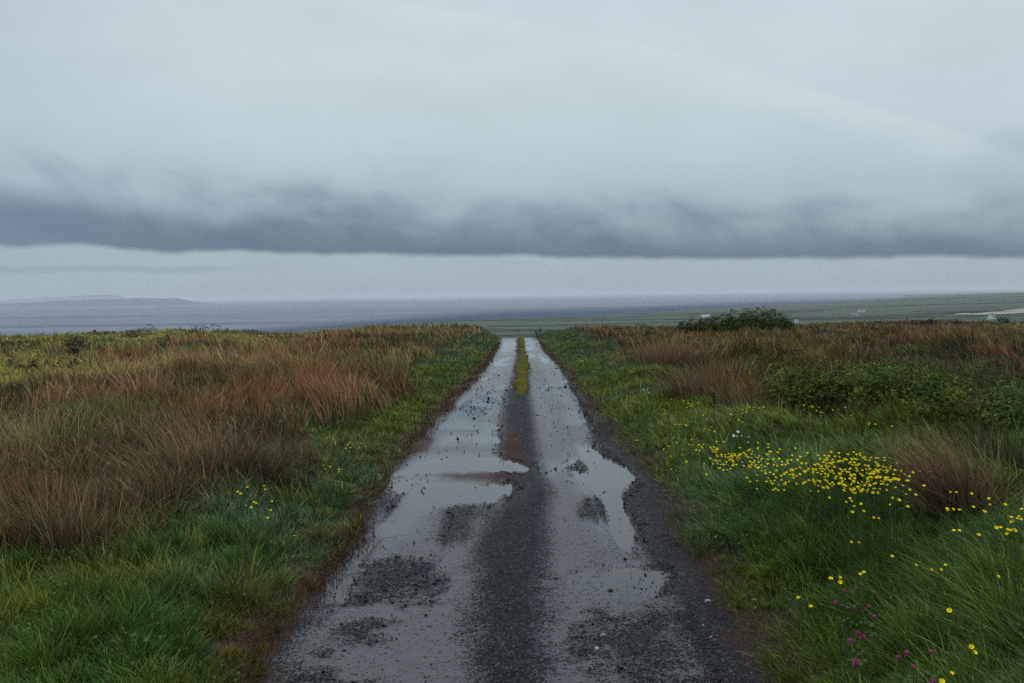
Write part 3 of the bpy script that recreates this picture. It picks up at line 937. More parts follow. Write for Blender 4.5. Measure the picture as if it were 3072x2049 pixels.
def mounds_leaves(mounds, n, size, cols, shell=0.5):
    """leaves through the outer part of a set of half-ellipsoids (cx, cy, cz, rx, ry, h), in small sprays"""
    ar = np.array([m[3] * m[4] + m[5] * m[3] for m in mounds]); ar = ar / ar.sum()
    P = []; N = []; CC = []
    for m, a in zip(mounds, ar):
        k = max(12, int(n * a / 9))
        u = rng.normal(size=(k, 3)); u[:, 2] = np.abs(u[:, 2]) * 0.9 + 0.02; u /= np.linalg.norm(u, axis=1)[:, None]
        rad = (1 - shell * rng.random(k) ** 1.6) * (0.86 + 0.30 * fbm(u[:, 0] * 2.5 + m[0], u[:, 1] * 2.5 + m[1] + u[:, 2] * 2, 501, 2))
        c = u * rad[:, None]
        spray = np.repeat(c * np.array([m[3], m[4], m[5]]), 9, 0) + rng.normal(size=(k * 9, 3)) * size * np.array([0.95, 0.95, 0.65])
        nn = np.repeat(u, 9, 0) * 0.6 + rng.normal(size=(k * 9, 3)) * 0.55 + np.array([0, -0.1, 0.5])
        tone = np.repeat(rng.random(k), 9)
        P.append(spray + np.array(m[:3])); N.append(nn)
        CC.append(colmix(tone, cols[0], cols[1]) * (0.7 + 0.6 * rng.random(k * 9))[:, None])
    P = np.concatenate(P); N = np.concatenate(N); CC = np.concatenate(CC)
    return P, size * (0.7 + 0.6 * rng.random(len(P))), N, CC


def root(name, loc, label, cat, group=None, rotz=0.0):
    o = link(name, None, None, loc, rotz, None, label, cat, group)
    o.empty_display_size = 0.1
    return o


build_weeds()

# brambles -----------------------------------------------------------
def bramble(name, spec, n, label, canes, cols=((0.014, 0.034, 0.010), (0.135, 0.180, 0.022)), size=0.037):
    ms = []
    for X, Yb, rx, h in spec:
        p = at(X, Yb); ms.append((p[0], p[1] + rx * 0.4, p[2] - 0.03, rx, rx * 0.8, h * 0.95))
    base = np.array(ms[0][:3])
    o = root(name, tuple(base), label, 'bramble')
    P, s, N, CC = mounds_leaves(ms, n, size, (np.array(cols[0]), np.array(cols[1])))
    link('foliage', leaves_mesh('foliage', P - base, s, N, CC, M_leaf), o)
    for pts, yd, r in canes:
        q = at_depth(pts, yd)
        t = np.linspace(0, 1, 3 * len(q)); i = np.linspace(0, 1, len(q))
        q = np.stack([np.interp(t, i, q[:, k]) for k in range(3)], 1)
        q[:, 1] += np.linspace(0, 0.4, len(q))
        v, f = tube(q - base, r, r * 0.5)
        link('cane', tubes_mesh('cane', [(v, f)], M_cane), o)
    return o


r1p = lambda p: reg(2150, 1030, .234, p)
bramble('bramble_thicket',
        [(2330, 1180, 0.45, 0.45), (2260, 1150, 0.40, 0.42), (2410, 1215, 0.50, 0.50), (2470, 1222, 0.55, 0.55), (2540, 1222, 0.50, 0.50), (2600, 1218, 0.55, 0.48),
         (2400, 1165, 0.60, 0.45), (2520, 1165, 0.7, 0.45), (2650, 1190, 0.6, 0.46), (2720, 1212, 0.5, 0.42), (2760, 1225, 0.42, 0.35), (2800, 1240, 0.36, 0.42), (2850, 1248, 0.34, 0.36), (2700, 1180, 0.5, 0.45), (2780, 1190, 0.5, 0.40), (2250, 1120, 0.35, 0.40), (2320, 1110, 0.4, 0.42), (2860, 1215, 0.4, 0.36), (2900, 1245, 0.25, 0.22), (2760, 1160, 0.5, 0.35), (2840, 1175, 0.4, 0.3), (2640, 1150, 0.6, 0.35)],
        34000, 'sprawling green bramble thicket with arching dark canes behind the buttercup verge',
        [(r1p([(235, 470), (290, 350), (370, 220), (470, 145), (600, 110)]), 12.6, 0.009),
         (r1p([(320, 400), (370, 250), (480, 160), (640, 110)]), 12.3, 0.008),
         (r1p([(560, 380), (580, 260), (630, 150)]), 12.2, 0.008),
         (r1p([(700, 250), (800, 180), (900, 130), (1010, 105), (1160, 110), (1270, 90)]), 12.8, 0.010),
         (r1p([(700, 20), (790, 60), (870, 110), (880, 260)]), 13.0, 0.006)])
bramble('bramble_bush', [(3040, 1290, 0.34, 0.36), (2990, 1235, 0.35, 0.3), (3060, 1225, 0.5, 0.4), (3085, 1300, 0.4, 0.45), (3010, 1265, 0.3, 0.25), (3120, 1270, 0.5, 0.5)], 6500,
        'smaller dark green bramble bush at the edge of the picture above the rush tussock',
        [(reg(2620, 1150, .2232, [(1985, 480), (1970, 300), (2020, 140)]), 9.3, 0.007)], cols=((0.035, 0.065, 0.022), (0.10, 0.14, 0.03)))
bramble('bramble_bush', [(2920, 1135, 0.5, 0.4), (3000, 1120, 0.6, 0.42), (2960, 1160, 0.5, 0.35)], 1500,
        'loose dull green bramble among dark rushes beyond the main thicket', [], cols=((0.030, 0.050, 0.020), (0.085, 0.11, 0.028)))


# wind-shaped bush on the brow ------------------------------------------
def bush(name, spec, n, label, size, cols, yd, cat='bush', stems=True):
    ms = []
    for X, Yt, rx in spec:
        p = at_depth([(X, Yt)], yd)[0]; g = gz(p[0:1], p[1:2])[0]
        ms.append((p[0], p[1], g - 0.1, rx, rx * 0.75, max(0.2, p[2] - g + 0.22)))
    base = np.mean([m[:3] for m in ms], 0); base[2] = gz(base[0:1], base[1:2])[0]
    o = root(name, tuple(base), label, cat)
    P, s, N, CC = mounds_leaves(ms, n, size, (np.array(cols[0]), np.array(cols[1])), 0.55)
    link('crown', leaves_mesh('crown', P - base, s, N, CC, M_leaf), o)
    if stems:
        for m in ms:
            for k in range(1):
                b = np.array([m[0] + rng.normal() * .15 * m[3], m[1] + rng.normal() * .1, m[2] - 0.1]) - base
                e = np.array([m[0] + rng.normal() * .5 * m[3], m[1] + rng.normal() * .3, m[2] + m[5] * 0.85]) - base
                mid = (b + e) / 2 + rng.normal(size=3) * 0.08
                link('trunk', tubes_mesh('trunk', [tube([b, mid, e], 0.045, 0.012)], M_wood), o)
    return o


bush('windswept_bush', [(2050, 966, 0.55), (2085, 961, 0.7), (2125, 954, 0.85), (2165, 948, 0.95), (2205, 942, 1.0), (2250, 937, 1.05), (2290, 934, 1.05), (2325, 934, 0.95), (2352, 950, 0.6), (2368, 964, 0.4)],
     36000, 'dark green windswept bush on the brow of the hill, tapering to one side', 0.080, ((0.016, 0.032, 0.008), (0.095, 0.120, 0.020)), 58.0)
bush('low_bush', [(1926, 972, 0.45), (1945, 976, 0.4)], 1200, 'small dark bush on the brow between the lane and the big bush', 0.07, ((0.020, 0.036, 0.012), (0.07, 0.10, 0.02)), 66.0)
bush('low_bush', [(1619, 982, 0.28), (1608, 988, 0.25)], 500, 'tiny dark bush beside the lane where it goes over the brow', 0.06, ((0.02, 0.03, 0.012), (0.07, 0.09, 0.02)), 72.0)


def heather(X, Y, w, h, label, col=((0.020, 0.016, 0.013), (0.045, 0.030, 0.020)), n=900):
    if Y < 1000:                      # on the skyline: stands on the brow
        p = at_depth([(X, Y)], 76.0)[0]; p[2] = gz(p[0:1], p[1:2])[0]; h = h * 0.8 + 0.15
    else:
        p = at(X, Y)
    d = math.hypot(p[0], p[1])
    if X < 1000: h = h * 1.35
    ms = [(rng.normal() * w * .25, rng.normal() * w * .1, -0.05, w * .4, w * .35, h * (0.75 + .35 * rng.random())) for _ in range(4)]
    P, s, N, CC = mounds_leaves(ms, n, max(0.03, d * 0.0011), (np.array(col[0]), np.array(col[1])))
    o = link('heather_shrub', leaves_mesh('heather_shrub', P, s, N, CC, M_heath), None, tuple(p), 0, None, label, 'heather')
    return o


RED = ((0.028, 0.010, 0.010), (0.075, 0.026, 0.020)); BLK = ((0.010, 0.012, 0.014), (0.028, 0.030, 0.028))
heather(222, 1112, 0.42, 0.36, 'round dark red shrub standing in the rush field on the left', RED)
heather(40, 1120, 0.6, 0.38, 'blackish shrub at the left border of the picture beside the red shrub', BLK)
heather(98, 1112, 0.45, 0.24, 'low blackish shrub between the bigger black shrub and the red one', BLK)
heather(242, 1036, 0.9, 0.38, 'compact black heather clump in the middle of the yellow moor', BLK)
heather(330, 1056, 0.6, 0.22, 'small dark heather clump in yellow grass above the rush field', BLK)
heather(215, 1056, 0.4, 0.18, 'smallest dark heather clump, below the compact black clump on the yellow moor', BLK)
heather(508, 1044, 0.5, 0.36, 'dark heather clump where yellow moor meets brown rushes', BLK)
heather(610, 1007, 1.5, 0.45, 'wide olive heather hump near the skyline of the left moor', ((0.03, 0.03, 0.015), (0.06, 0.055, 0.025)))
heather(455, 992, 2.4, 0.5, 'long dark heather bank on the skyline of the left moor', ((0.022, 0.022, 0.013), (0.05, 0.045, 0.022)))
heather(400, 1018, 1.6, 0.35, 'brownish heather bank slanting across the left moor', ((0.028, 0.020, 0.013), (0.06, 0.038, 0.02)))
heather(60, 1040, 2.2, 0.35, 'broad dark brown heather patch at the left border of the moor', ((0.022, 0.016, 0.012), (0.05, 0.034, 0.02)), 1500)
heather(120, 996, 2.6, 0.45, 'low dark green heather bank on the skyline at far left', ((0.02, 0.022, 0.012), (0.045, 0.05, 0.02)))
heather(2868, 966, 0.9, 0.7, 'black shrub standing highest on the skyline near the beach', BLK)
heather(3016, 962, 0.7, 0.6, 'small black shrub on the skyline below the sandy beach', BLK)
heather(3050, 964, 2.2, 0.45, 'dark heather bank on the skyline at the right border', RED)
heather(2790, 972, 1.6, 0.38, 'dark heather bank on the skyline left of the highest black shrub', RED)
heather(2886, 990, 1.2, 0.4, 'blackish heather clump just under the skyline on the right moor', BLK)
heather(2690, 1000, 0.5, 0.3, 'single small dark clump in reddish grass beyond the brambles', BLK)
heather(2930, 1070, 1.1, 0.35, 'spreading dark heather clump in the rushes on the right', BLK)
heather(3040, 1020, 1.2, 0.4, 'dark heather clump at the right border under the skyline', BLK)


# rush tussocks ---------------------------------------------------------
def tussock(X, Y, n, H, rad, lean, label, tips, basec, spread=0.5, w=0.0034, name='rush_tussock', cat='rushes'):
    p = at(X, Y)
    o2 = rng.normal(size=(n, 2)) * rad * np.array([1.0, 0.7])
    P = np.stack([o2[:, 0], o2[:, 1], gz(p[0] + o2[:, 0], p[1] + o2[:, 1]) - p[2] - 0.02], 1)
    hh = H * (0.32 + 0.75 * rng.random(n) ** 0.8)
    ln = o2 / rad * spread * 0.35 + rng.normal(size=(n, 2)) * 0.23 + np.array(lean)
    t = rng.random(n)
    c1 = np.clip(colmix(t, np.array(tips[0]), np.array(tips[1])) * (1.25 * np.exp(0.4 * rng.normal(size=n)))[:, None], 0, 0.62)
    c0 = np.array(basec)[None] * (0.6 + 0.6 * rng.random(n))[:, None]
    d = math.hypot(p[0], p[1])
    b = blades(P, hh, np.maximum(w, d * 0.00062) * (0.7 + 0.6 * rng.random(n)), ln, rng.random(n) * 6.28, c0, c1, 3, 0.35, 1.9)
    return link(name, blade_mesh(name, [b], M_rush), None, tuple(p), 0, None, label, cat)


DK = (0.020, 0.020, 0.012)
tussock(2890, 1458, 800, 0.62, 0.08, (-0.45, 0.05), 'large rush tussock with reddish brown tips leaning over the buttercup verge', ((0.11, 0.050, 0.032), (0.34, 0.20, 0.115)), (0.008, 0.010, 0.007), 0.40, 0.005)
tussock(2920, 1450, 200, 0.42, 0.08, (0.35, 0.0), 'smaller straw brown tussock fanning out behind the large leaning tussock', ((0.16, 0.09, 0.05), (0.30, 0.20, 0.11)), DK, 0.9, 0.004)
tussock(3040, 1420, 900, 0.50, 0.20, (-0.15, 0.0), 'dark green rush tussock at the right border beside the brown tussocks', ((0.035, 0.05, 0.018), (0.08, 0.075, 0.03)), (0.015, 0.018, 0.01), 0.6)
tussock(2270, 1222, 600, 0.50, 0.22, (0.02, 0.0), 'brown rush clump in front of the left end of the bramble thicket', ((0.15, 0.075, 0.045), (0.27, 0.16, 0.09)), DK)
tussock(2130, 1180, 900, 0.60, 0.32, (-0.10, 0.0), 'tall tawny rush clump between the verge and the brambles', ((0.17, 0.085, 0.05), (0.30, 0.18, 0.10)), (0.03, 0.025, 0.014))
tussock(2000, 1105, 900, 0.70, 0.45, (-0.10, 0.0), 'pale brown rush clump on the right verge nearer the brow', ((0.20, 0.10, 0.06), (0.33, 0.20, 0.11)), (0.03, 0.025, 0.014))
tussock(600, 1400, 420, 0.62, 0.22, (-0.25, 0.0), 'rosy brown rush tussock in the middle of the left field', ((0.24, 0.11, 0.06), (0.44, 0.26, 0.14)), (0.03, 0.028, 0.014), 0.45, 0.0036)
tussock(760, 1420, 700, 0.42, 0.16, (0.45, 0.0), 'dark rush tussock combed flat towards the lane', ((0.06, 0.045, 0.025), (0.14, 0.10, 0.05)), (0.014, 0.014, 0.01), 0.5, 0.004)
tussock(150, 1560, 380, 0.46, 0.16, (-0.05, 0.0), 'reddish brown rush tussock at the corner of the left field near the viewer', ((0.17, 0.075, 0.05), (0.30, 0.17, 0.10)), (0.025, 0.022, 0.012), 0.6, 0.004)
tussock(70, 1380, 420, 0.50, 0.22, (-0.35, 0.0), 'pale straw coloured tussock arching over at the left border', ((0.28, 0.19, 0.075), (0.42, 0.31, 0.13)), (0.06, 0.06, 0.02), 0.7, 0.004)
tussock(350, 1290, 420, 0.48, 0.30, (-0.12, 0.0), 'yellowish green tussock amid brown rushes of the left field', ((0.10, 0.12, 0.025), (0.25, 0.21, 0.06)), (0.03, 0.04, 0.012), 0.7, 0.004)
tussock(905, 1400, 320, 0.40, 0.12, (-0.05, 0.0), 'small isolated brown tussock in the green left verge', ((0.13, 0.06, 0.04), (0.22, 0.12, 0.07)), DK, 0.6, 0.004)
tussock(402, 1512, 60, 0.26, 0.02, (-0.40, 0.0), 'pale dry grass plume curling over the green left verge', ((0.45, 0.33, 0.16), (0.60, 0.46, 0.25)), (0.20, 0.14, 0.06), 0.5, 0.006, 'dry_grass_plume', 'grass')
tussock(2672, 1238, 260, 0.34, 0.07, (0.0, 0.0), 'small rusty brown dead plant standing before the brambles', ((0.12, 0.05, 0.025), (0.20, 0.10, 0.045)), (0.03, 0.016, 0.010), 0.5, 0.009, 'dead_plant', 'plant')


# bare stalks -------------------------------------------------------------
def stalk(pts, yd, label, r=0.005, spike=0.0, name='dead_stalk'):
    q = at_depth(pts, yd)
    base = q[0].copy(); g = gz(base[0:1], base[1:2])[0]
    q = np.concatenate([[[base[0], base[1], min(g - 0.02, base[2] - 0.02)]], q])
    base = q[0].copy()
    o = root(name, tuple(base), label, 'stalk')
    link('stem', tubes_mesh('stem', [tube(q - base, r, r * 0.6)], M_dead), o)
    if spike:
        a, b = q[-2] - base, q[-1] - base
        k = 60; t = rng.random(k) ** 0.8
        P = a + (b - a) * t[:, None] + rng.normal(size=(k, 3)) * spike
        link('seed_head', leaves_mesh('seed_head', P, np.full(k, spike * 2.4), rng.normal(size=(k, 3)), np.tile([0.07, 0.032, 0.02], (k, 1)), M_heath), o)


def base_depth(X, Y): return at(X, Y)[1]


stalk([(940, 1520), (922, 1478), (903, 1436)], base_depth(940, 1520), 'taller reddish dead dock stalk beside the left buttercups', 0.004, 0.005)
stalk([(945, 1520), (938, 1480), (926, 1444)], base_depth(945, 1520), 'shorter reddish dead dock stalk of the pair near the lane edge', 0.004, 0.005)
stalk([(2146, 1275), (2143, 1225), (2141, 1178)], base_depth(2146, 1300), 'thin dark upright stalk left of the white flowers', 0.004, 0.008)
stalk([(2504, 1250), (2509, 1220), (2518, 1186)], base_depth(2504, 1265), 'thin dark stalk below the middle of the bramble thicket', 0.004, 0.008)
stalk([(2588, 1296), (2596, 1255), (2604, 1212)], base_depth(2588, 1310), 'long thin dark stalk between the bramble thicket and the buttercup drift', 0.004, 0.006)

# buttercups ------------------------------------------------------------
def flower_cup(R_, depth, petals, mat, name):
    """open cup of separate rounded petals"""
    V = []; Fq = []
    for k in range(petals):
        a0 = 2 * np.pi * k / petals
        b = len(V)
        for i, rr in enumerate((0.12, 0.55, 0.92, 1.05)):
            ww = (0.10, 0.52, 0.60, 0.30)[i]
            for j in (-1, 0, 1):
                a = a0 + j * ww
                zz = depth * rr ** 2 * (1.0 if j else 0.88)
                V.append((R_ * rr * math.cos(a), R_ * rr * math.sin(a), zz))
        for i in range(3):
            for j in range(2):
                p = b + i * 3 + j
                Fq.append((p, p + 1, p + 4, p + 3))
    l, s, _ = tri_quads([np.array(Fq)])
    return mesh_from(name, np.array(V), l, s, None, mat, smooth=True)


me_cup = [flower_cup(0.0135, 0.010, 5, M_petal, 'flower_head'), flower_cup(0.0115, 0.012, 5, M_petal, 'flower_head')]
me_stem = []
for hh in (1.0, 1.0, 1.0):
    b_ = rng.normal(size=2) * 0.05
    me_stem.append(tubes_mesh('stem', [tube([(0, 0, -0.05), (b_[0] * .4, b_[1] * .4, 0.45), (b_[0] * .3, b_[1] * .3, 0.8), (0, 0, 1.0)], 0.0016, 0.0011, 4)], M_stem))
FC = []


def buttercup(X, Y, label, group=None, h=None):
    h = h or random.uniform(0.24, 0.34) * (0.75 if X < 1500 else 1.0)
    p = at(X, Y, h)
    o = root('buttercup', (p[0], p[1], p[2] - h), label, 'buttercup', group)
    s = link('stem', random.choice(me_stem), o); s.scale = (1, 1, h)
    s.rotation_euler = (0, 0, random.uniform(0, 6.28))
    f = link('flower_head', random.choice(me_cup), o, (0, 0, h))
    k = random.uniform(0.36, 0.60); f.scale = (k, k, k)
    f.rotation_euler = (random.uniform(0.25, 0.95), random.uniform(-0.4, 0.4), random.uniform(-0.6, 0.6))


ra = lambda p: reg(1900, 1150, .2127, p)
rb = lambda p: reg(2048, 1350, .4458, p)
rc = lambda p: reg(0, 1350, .4458, p)
rd = r6p
DRIFT = [(2125, 1380), (2155, 1365), (2193, 1337), (2232, 1348), (2287, 1358), (2338, 1367), (2420, 1376), (2494, 1366), (2592, 1379), (2672, 1377), (2690, 1448), (2619, 1472), (2449, 1481), (2324, 1455), (2262, 1424), (2128, 1398)]


def inside(px, X, Y):
    d = sdist((np.array([X]), np.array([Y])), np.array(px, float), 1.0)
    return d[0] < 0


drift = []
while len(drift) < 460:
    X, Y = random.uniform(2120, 2695), random.uniform(1335, 1485)
    c = float(fbm(np.array([X / 34.0]), np.array([Y / 22.0]), 601, 2)[0])
    if inside(DRIFT, X, Y) and random.random() < max(0.15, (c - 0.40) * 3): drift.append((X + random.gauss(0, 34), Y + random.gauss(0, 15)))
drift += ra([(1085, 905), (1100, 925), (1120, 950), (1140, 905), (1150, 940), (1165, 960), (1180, 925), (1190, 940), (1130, 968), (1170, 980)])
UP = ra([(540, 232), (480, 278), (492, 305), (708, 258), (775, 292), (825, 298), (800, 325), (752, 342), (910, 282), (432, 440), (988, 452), (1036, 498)])
UP2 = ra([(1605, 302), (1633, 320), (1642, 348), (1697, 340), (1545, 370), (1597, 410), (1543, 427), (1680, 380), (1780, 355), (1838, 338), (1376, 443), (1365, 522), (1487, 522), (1545, 545)])
MIDC = ra([(770, 555), (598, 583), (648, 590), (733, 585), (750, 602), (768, 595)])
MIDC2 = ra([(1016, 625), (1005, 650), (995, 678), (1100, 622), (1080, 668), (1140, 683)])
MIDL = ra([(820, 797), (610, 838), (785, 870), (828, 878), (505, 897), (436, 933), (692, 932), (688, 1017), (882, 943), (930, 950), (918, 878), (940, 872), (985, 868), (960, 895), (975, 915)])
BR = r1p([(1117, 800), (1190, 815), (1225, 803), (1217, 825), (1240, 820), (1310, 822), (1280, 868), (1335, 890), (1330, 928), (1485, 860), (1650, 827), (1725, 932)])
BR2 = r1p([(1950, 1030), (1955, 1050), (2030, 1040), (2250, 1065)])
B1 = rb([(1128, 328), (1132, 345), (1155, 385), (1202, 365), (1142, 420), (1217, 412), (1283, 457), (1318, 465), (1310, 290), (1415, 325), (1455, 340), (1497, 300), (1435, 255), (1480, 245), (1527, 270), (1568, 305), (1398, 372), (1513, 385), (1623, 245)])
B2 = rb([(1545, 155), (1595, 147), (1578, 172), (1667, 147), (1685, 187)])
B3 = rb([(1802, 287), (1843, 287), (1945, 295), (2063, 330), (2068, 372), (2168, 372), (1778, 397), (1788, 410), (1818, 402), (1863, 407), (1955, 387), (2028, 420), (1823, 550), (1860, 547), (1990, 576)])
B4 = rb([(2283, 402), (2210, 457), (2250, 460), (2262, 450), (2277, 467), (2215, 487), (2110, 525), (2138, 527), (2185, 540), (2205, 545), (2230, 545), (2180, 567)])
B5 = rb([(1408, 717), (1567, 777), (1670, 805), (1735, 807), (1765, 780)])
B6 = rb([(1060, 857), (1057, 892), (996, 870), (1193, 840), (1220, 827)])
B7 = rb([(1132, 622), (1186, 626)])
B8 = rb([(1940, 1330), (1963, 1365)]); B9 = rb([(1807, 1508), (1744, 1560)])
C1 = rc([(1663, 254), (1775, 244), (1788, 267), (1601, 283), (1621, 295), (1655, 376), (1710, 354), (1728, 360), (1693, 387), (1829, 348), (1823, 405), (1807, 455)])
C2 = rc([(2178, 106), (2190, 131), (2222, 117), (2285, 131), (2280, 150)])
D1 = rd([(193, 702), (173, 725), (198, 760), (150, 770), (333, 703), (305, 762), (380, 750)])
SETS = [
    (UP, 'yellow buttercup scattered in short green grass below the tall tawny rush clump', 'buttercups below the tall rushes'),
    (UP2, 'yellow buttercup in the patch under the brown rush clump left of the brambles', 'buttercups under the brown rush clump'),
    (MIDC, 'yellow buttercup of the tight cluster at the left end of the verge, nearest the brow', 'buttercups in the tight upper cluster'),
    (MIDC2, 'yellow buttercup of the cluster just left of the white flowers', 'buttercups beside the white flowers'),
    (MIDL, 'yellow buttercup strung out between the lane and the start of the dense drift', 'buttercups leading up to the drift'),
    (BR, 'yellow buttercup in grass close below the middle of the bramble thicket', 'buttercups below the brambles'),
    (BR2, 'yellow buttercup at the foot of the long stalk between brambles and tussock', 'buttercups above the drift by the long stalk'),
    (B1, 'yellow buttercup spilling from the lower edge of the dense drift', 'buttercups below the drift'),
    (B2, 'yellow buttercup at the foot of the large leaning rush tussock', 'buttercups at the tussock foot'),
    (B3, 'yellow buttercup scattered in the grass between the tussock and the clover', 'buttercups right of the drift'),
    (B4, 'yellow buttercup in the small patch at the right border of the picture', 'buttercups at the right border'),
    (B5, 'yellow buttercup low in the long swept grass below the drift', 'buttercups in the long swept grass'),
    (B6, 'large yellow buttercup in the row just above the pink clover', 'buttercups above the clover'),
    (B7, 'yellow buttercup, one of a close pair in long grass midway between drift and clover', 'pair of buttercups in long grass'),
    (B8, 'orange yellow buttercup, one of a touching pair right of the clover', 'pair of buttercups right of the clover'),
    (B9, 'big yellow buttercup at the bottom border of the picture', 'buttercups at the bottom border'),
    (C1, 'yellow buttercup in the cluster of a dozen on the left verge', 'buttercups in the left verge cluster'),
    (C2, 'small yellow buttercup in the group between the dozen and the lane edge', 'buttercups in the middle left group'),
    (D1, 'tiny yellow buttercup in the uppermost group on the left verge', 'buttercups in the uppermost left group')]
LONE = [(rc([(1980, 580)])[0], 'lone yellow buttercup on a long stem, close to the lane on the left'),
        ((841, 1265), 'lone yellow buttercup at the edge of the left rush field'),
        (ra([(47, 810)])[0], 'lone yellow buttercup nearest the lane on the right verge, above the drift'),
        (ra([(533, 1030)])[0], 'yellow buttercup by itself left of the dense drift'),
        (ra([(533, 1215)])[0], 'yellow buttercup low at the lane side, left below the dense drift'),
        (rb([(862, 1055)])[0], 'lone bright yellow buttercup left of the pink clover'),
        (rb([(1795, 1083)])[0], 'lone yellow buttercup next to a bent grass blade, right of the clover'),
        (rb([(2120, 852)])[0], 'lone yellow buttercup in the grass near the right border'),
        (rb([(778, 997)])[0], 'half hidden orange buttercup just above the lone bright one by the clover')]
for pts, lab, grp in SETS:
    for X, Y in pts: buttercup(X, Y, lab, grp)
for (X, Y), lab in LONE: buttercup(X, Y, lab)
n_single = sum(len(s[0]) for s in SETS) + len(LONE)
for X, Y in sorted(drift, key=lambda p: -p[1])[:298 - n_single]:
    buttercup(X, Y, 'small yellow buttercup crowded in the dense drift on the grassy verge', 'buttercups in the dense drift')
rest = sorted(drift, key=lambda p: -p[1])[298 - n_single:]
Vc = np.array([v.co for v in me_cup[0].vertices]); Fc = np.array([list(p.vertices) for p in me_cup[0].polygons])
VV = []; FF = []
for i, (X, Y) in enumerate(rest):
    p = at(X, Y, random.uniform(0.30, 0.38))
    a = random.uniform(0.25, 0.95); ca, sa = math.cos(a), math.sin(a)
    v = Vc @ np.array([[1, 0, 0], [0, ca, sa], [0, -sa, ca]]) * random.uniform(0.38, 0.58) + p
    VV.append(v); FF.append(Fc + i * len(Vc))
l_, s_, _ = tri_quads([np.concatenate(FF)])
link('buttercup_flowers', mesh_from('buttercup_flowers', np.concatenate(VV), l_, s_, None, M_petal, smooth=True), kind='stuff', label='yellow buttercups filling the back of the dense drift', cat='buttercups')

# clover and white flowers -------------------------------------------------
def clover_head():
    n = 150
    u = rng.normal(size=(n, 3)); u /= np.linalg.norm(u, axis=1)[:, None]
    P = u * np.array([0.011, 0.011, 0.012])
    c = colmix(rng.random(n), np.array([0.22, 0.025, 0.09]), np.array([0.50, 0.13, 0.26])) * (0.8 + 0.4 * rng.random(n))[:, None]
    return leaves_mesh('flower_head', P, np.full(n, 0.0085), u + rng.normal(size=(n, 3)) * 0.7, c, plant_mat('clover_head', 0.6, 0.15, 0.2))


me_clover = clover_head()
nl = np.array([[math.cos(a) * 0.018, math.sin(a) * 0.018, 0] for a in (0.3, 2.4, 4.5)])
me_cleaf = leaves_mesh('leaf', nl, np.full(3, 0.020), np.tile([0, -0.3, 1.0], (3, 1)), np.tile([0.04, 0.085, 0.03], (3, 1)), M_leaf)
CL = [((1092, 951), 0.8, 'dull pink clover head, second from the top of the group'), ((1174, 928), 0.7, 'small faint clover head at the top of the clover group'),
      ((1030, 1028), 1.1, 'upright pink clover head at the left side of the clover group'), ((1160, 1064), 0.9, 'pale pink clover head in the middle of the upper clover'),
      ((1258, 1052), 0.9, 'flat pink clover head right of the pale pink one'), ((1290, 1124), 1.15, 'large pink clover head with a pale side, right of the upper clover'),
      ((1182, 1230), 1.3, 'deep pink clover head, upper one of the touching pair'), ((1214, 1260), 1.35, 'big bright pink clover head, lower one of the touching pair'),
      ((1130, 1280), 0.75, 'small reddish clover head left of the touching pair'), ((1170, 1434), 1.4, 'biggest pink clover head, lowest and nearest the lane'),
      ((1508, 1362), 0.85, 'deep magenta clover head in the dark grass right of the biggest one'), ((1450, 1394), 0.7, 'small dark red clover head between the biggest and the magenta one'),
      ((1552, 1456), 0.7, 'tiny magenta clover head below the deep magenta one'), ((1674, 1358), 0.85, 'purple clover head farthest to the right'),
      ((1680, 1556), 1.0, 'purple clover head at the bottom border beside the big buttercup')]
for (a, b), k, lab in CL:
    X, Y = rb([(a, b)])[0]
    h = random.uniform(0.27, 0.33)
    p = at(X, Y, h)
    o = root('red_clover', (p[0], p[1], p[2] - h), lab, 'clover')
    s = link('stem', random.choice(me_stem), o); s.scale = (1.2, 1.2, h)
    f = link('flower_head', me_clover, o, (0, 0, h)); k *= 0.60; f.scale = (k, k, k); f.rotation_euler = (random.uniform(-.4, .4), random.uniform(-.4, .4), random.uniform(0, 6))
    lf = link('leaf', me_cleaf, o, (random.uniform(-.03, .03), -0.02, h * 0.82))
me_white = flower_cup(0.017, 0.012, 6, M_white, 'flower_head')
WH = [((1470, 690), 1.5, 'largest white flower, top of the white group on the verge'), ((1415, 742), 1.5, 'bright white flower at the left of the white group on the verge'),
      ((1460, 748), 0.9, 'small white flower between the two big white ones'), ((1525, 742), 0.9, 'drooping small white flower right of the two big ones'),
      ((1618, 758), 0.7, 'tiny white flower farther right in the white group'), ((1615, 835), 0.7, 'tiny pale flower lowest in the white group')]
WH2 = [(203, 68), (140, 90), (190, 98), (188, 125), (220, 132)]
for (a, b), k, lab in WH + [((a, b), 0.9, None) for a, b in WH2]:
    X, Y = ra([(a, b)])[0]
    h = random.uniform(0.30, 0.38); p = at(X, Y, h)
    o = root('white_flower', (p[0], p[1], p[2] - h), lab or 'tiny cream flower in the cluster near the lane, beyond all the buttercups', 'flower', None if lab else 'cream flowers near the lane')
    s = link('stem', random.choice(me_stem), o); s.scale = (1, 1, h)
    f = link('flower_head', me_white, o, (0, 0, h)); f.scale = (k * 0.42,) * 3; f.rotation_euler = (random.uniform(.5, 1.1), random.uniform(-.4, .4), 0)

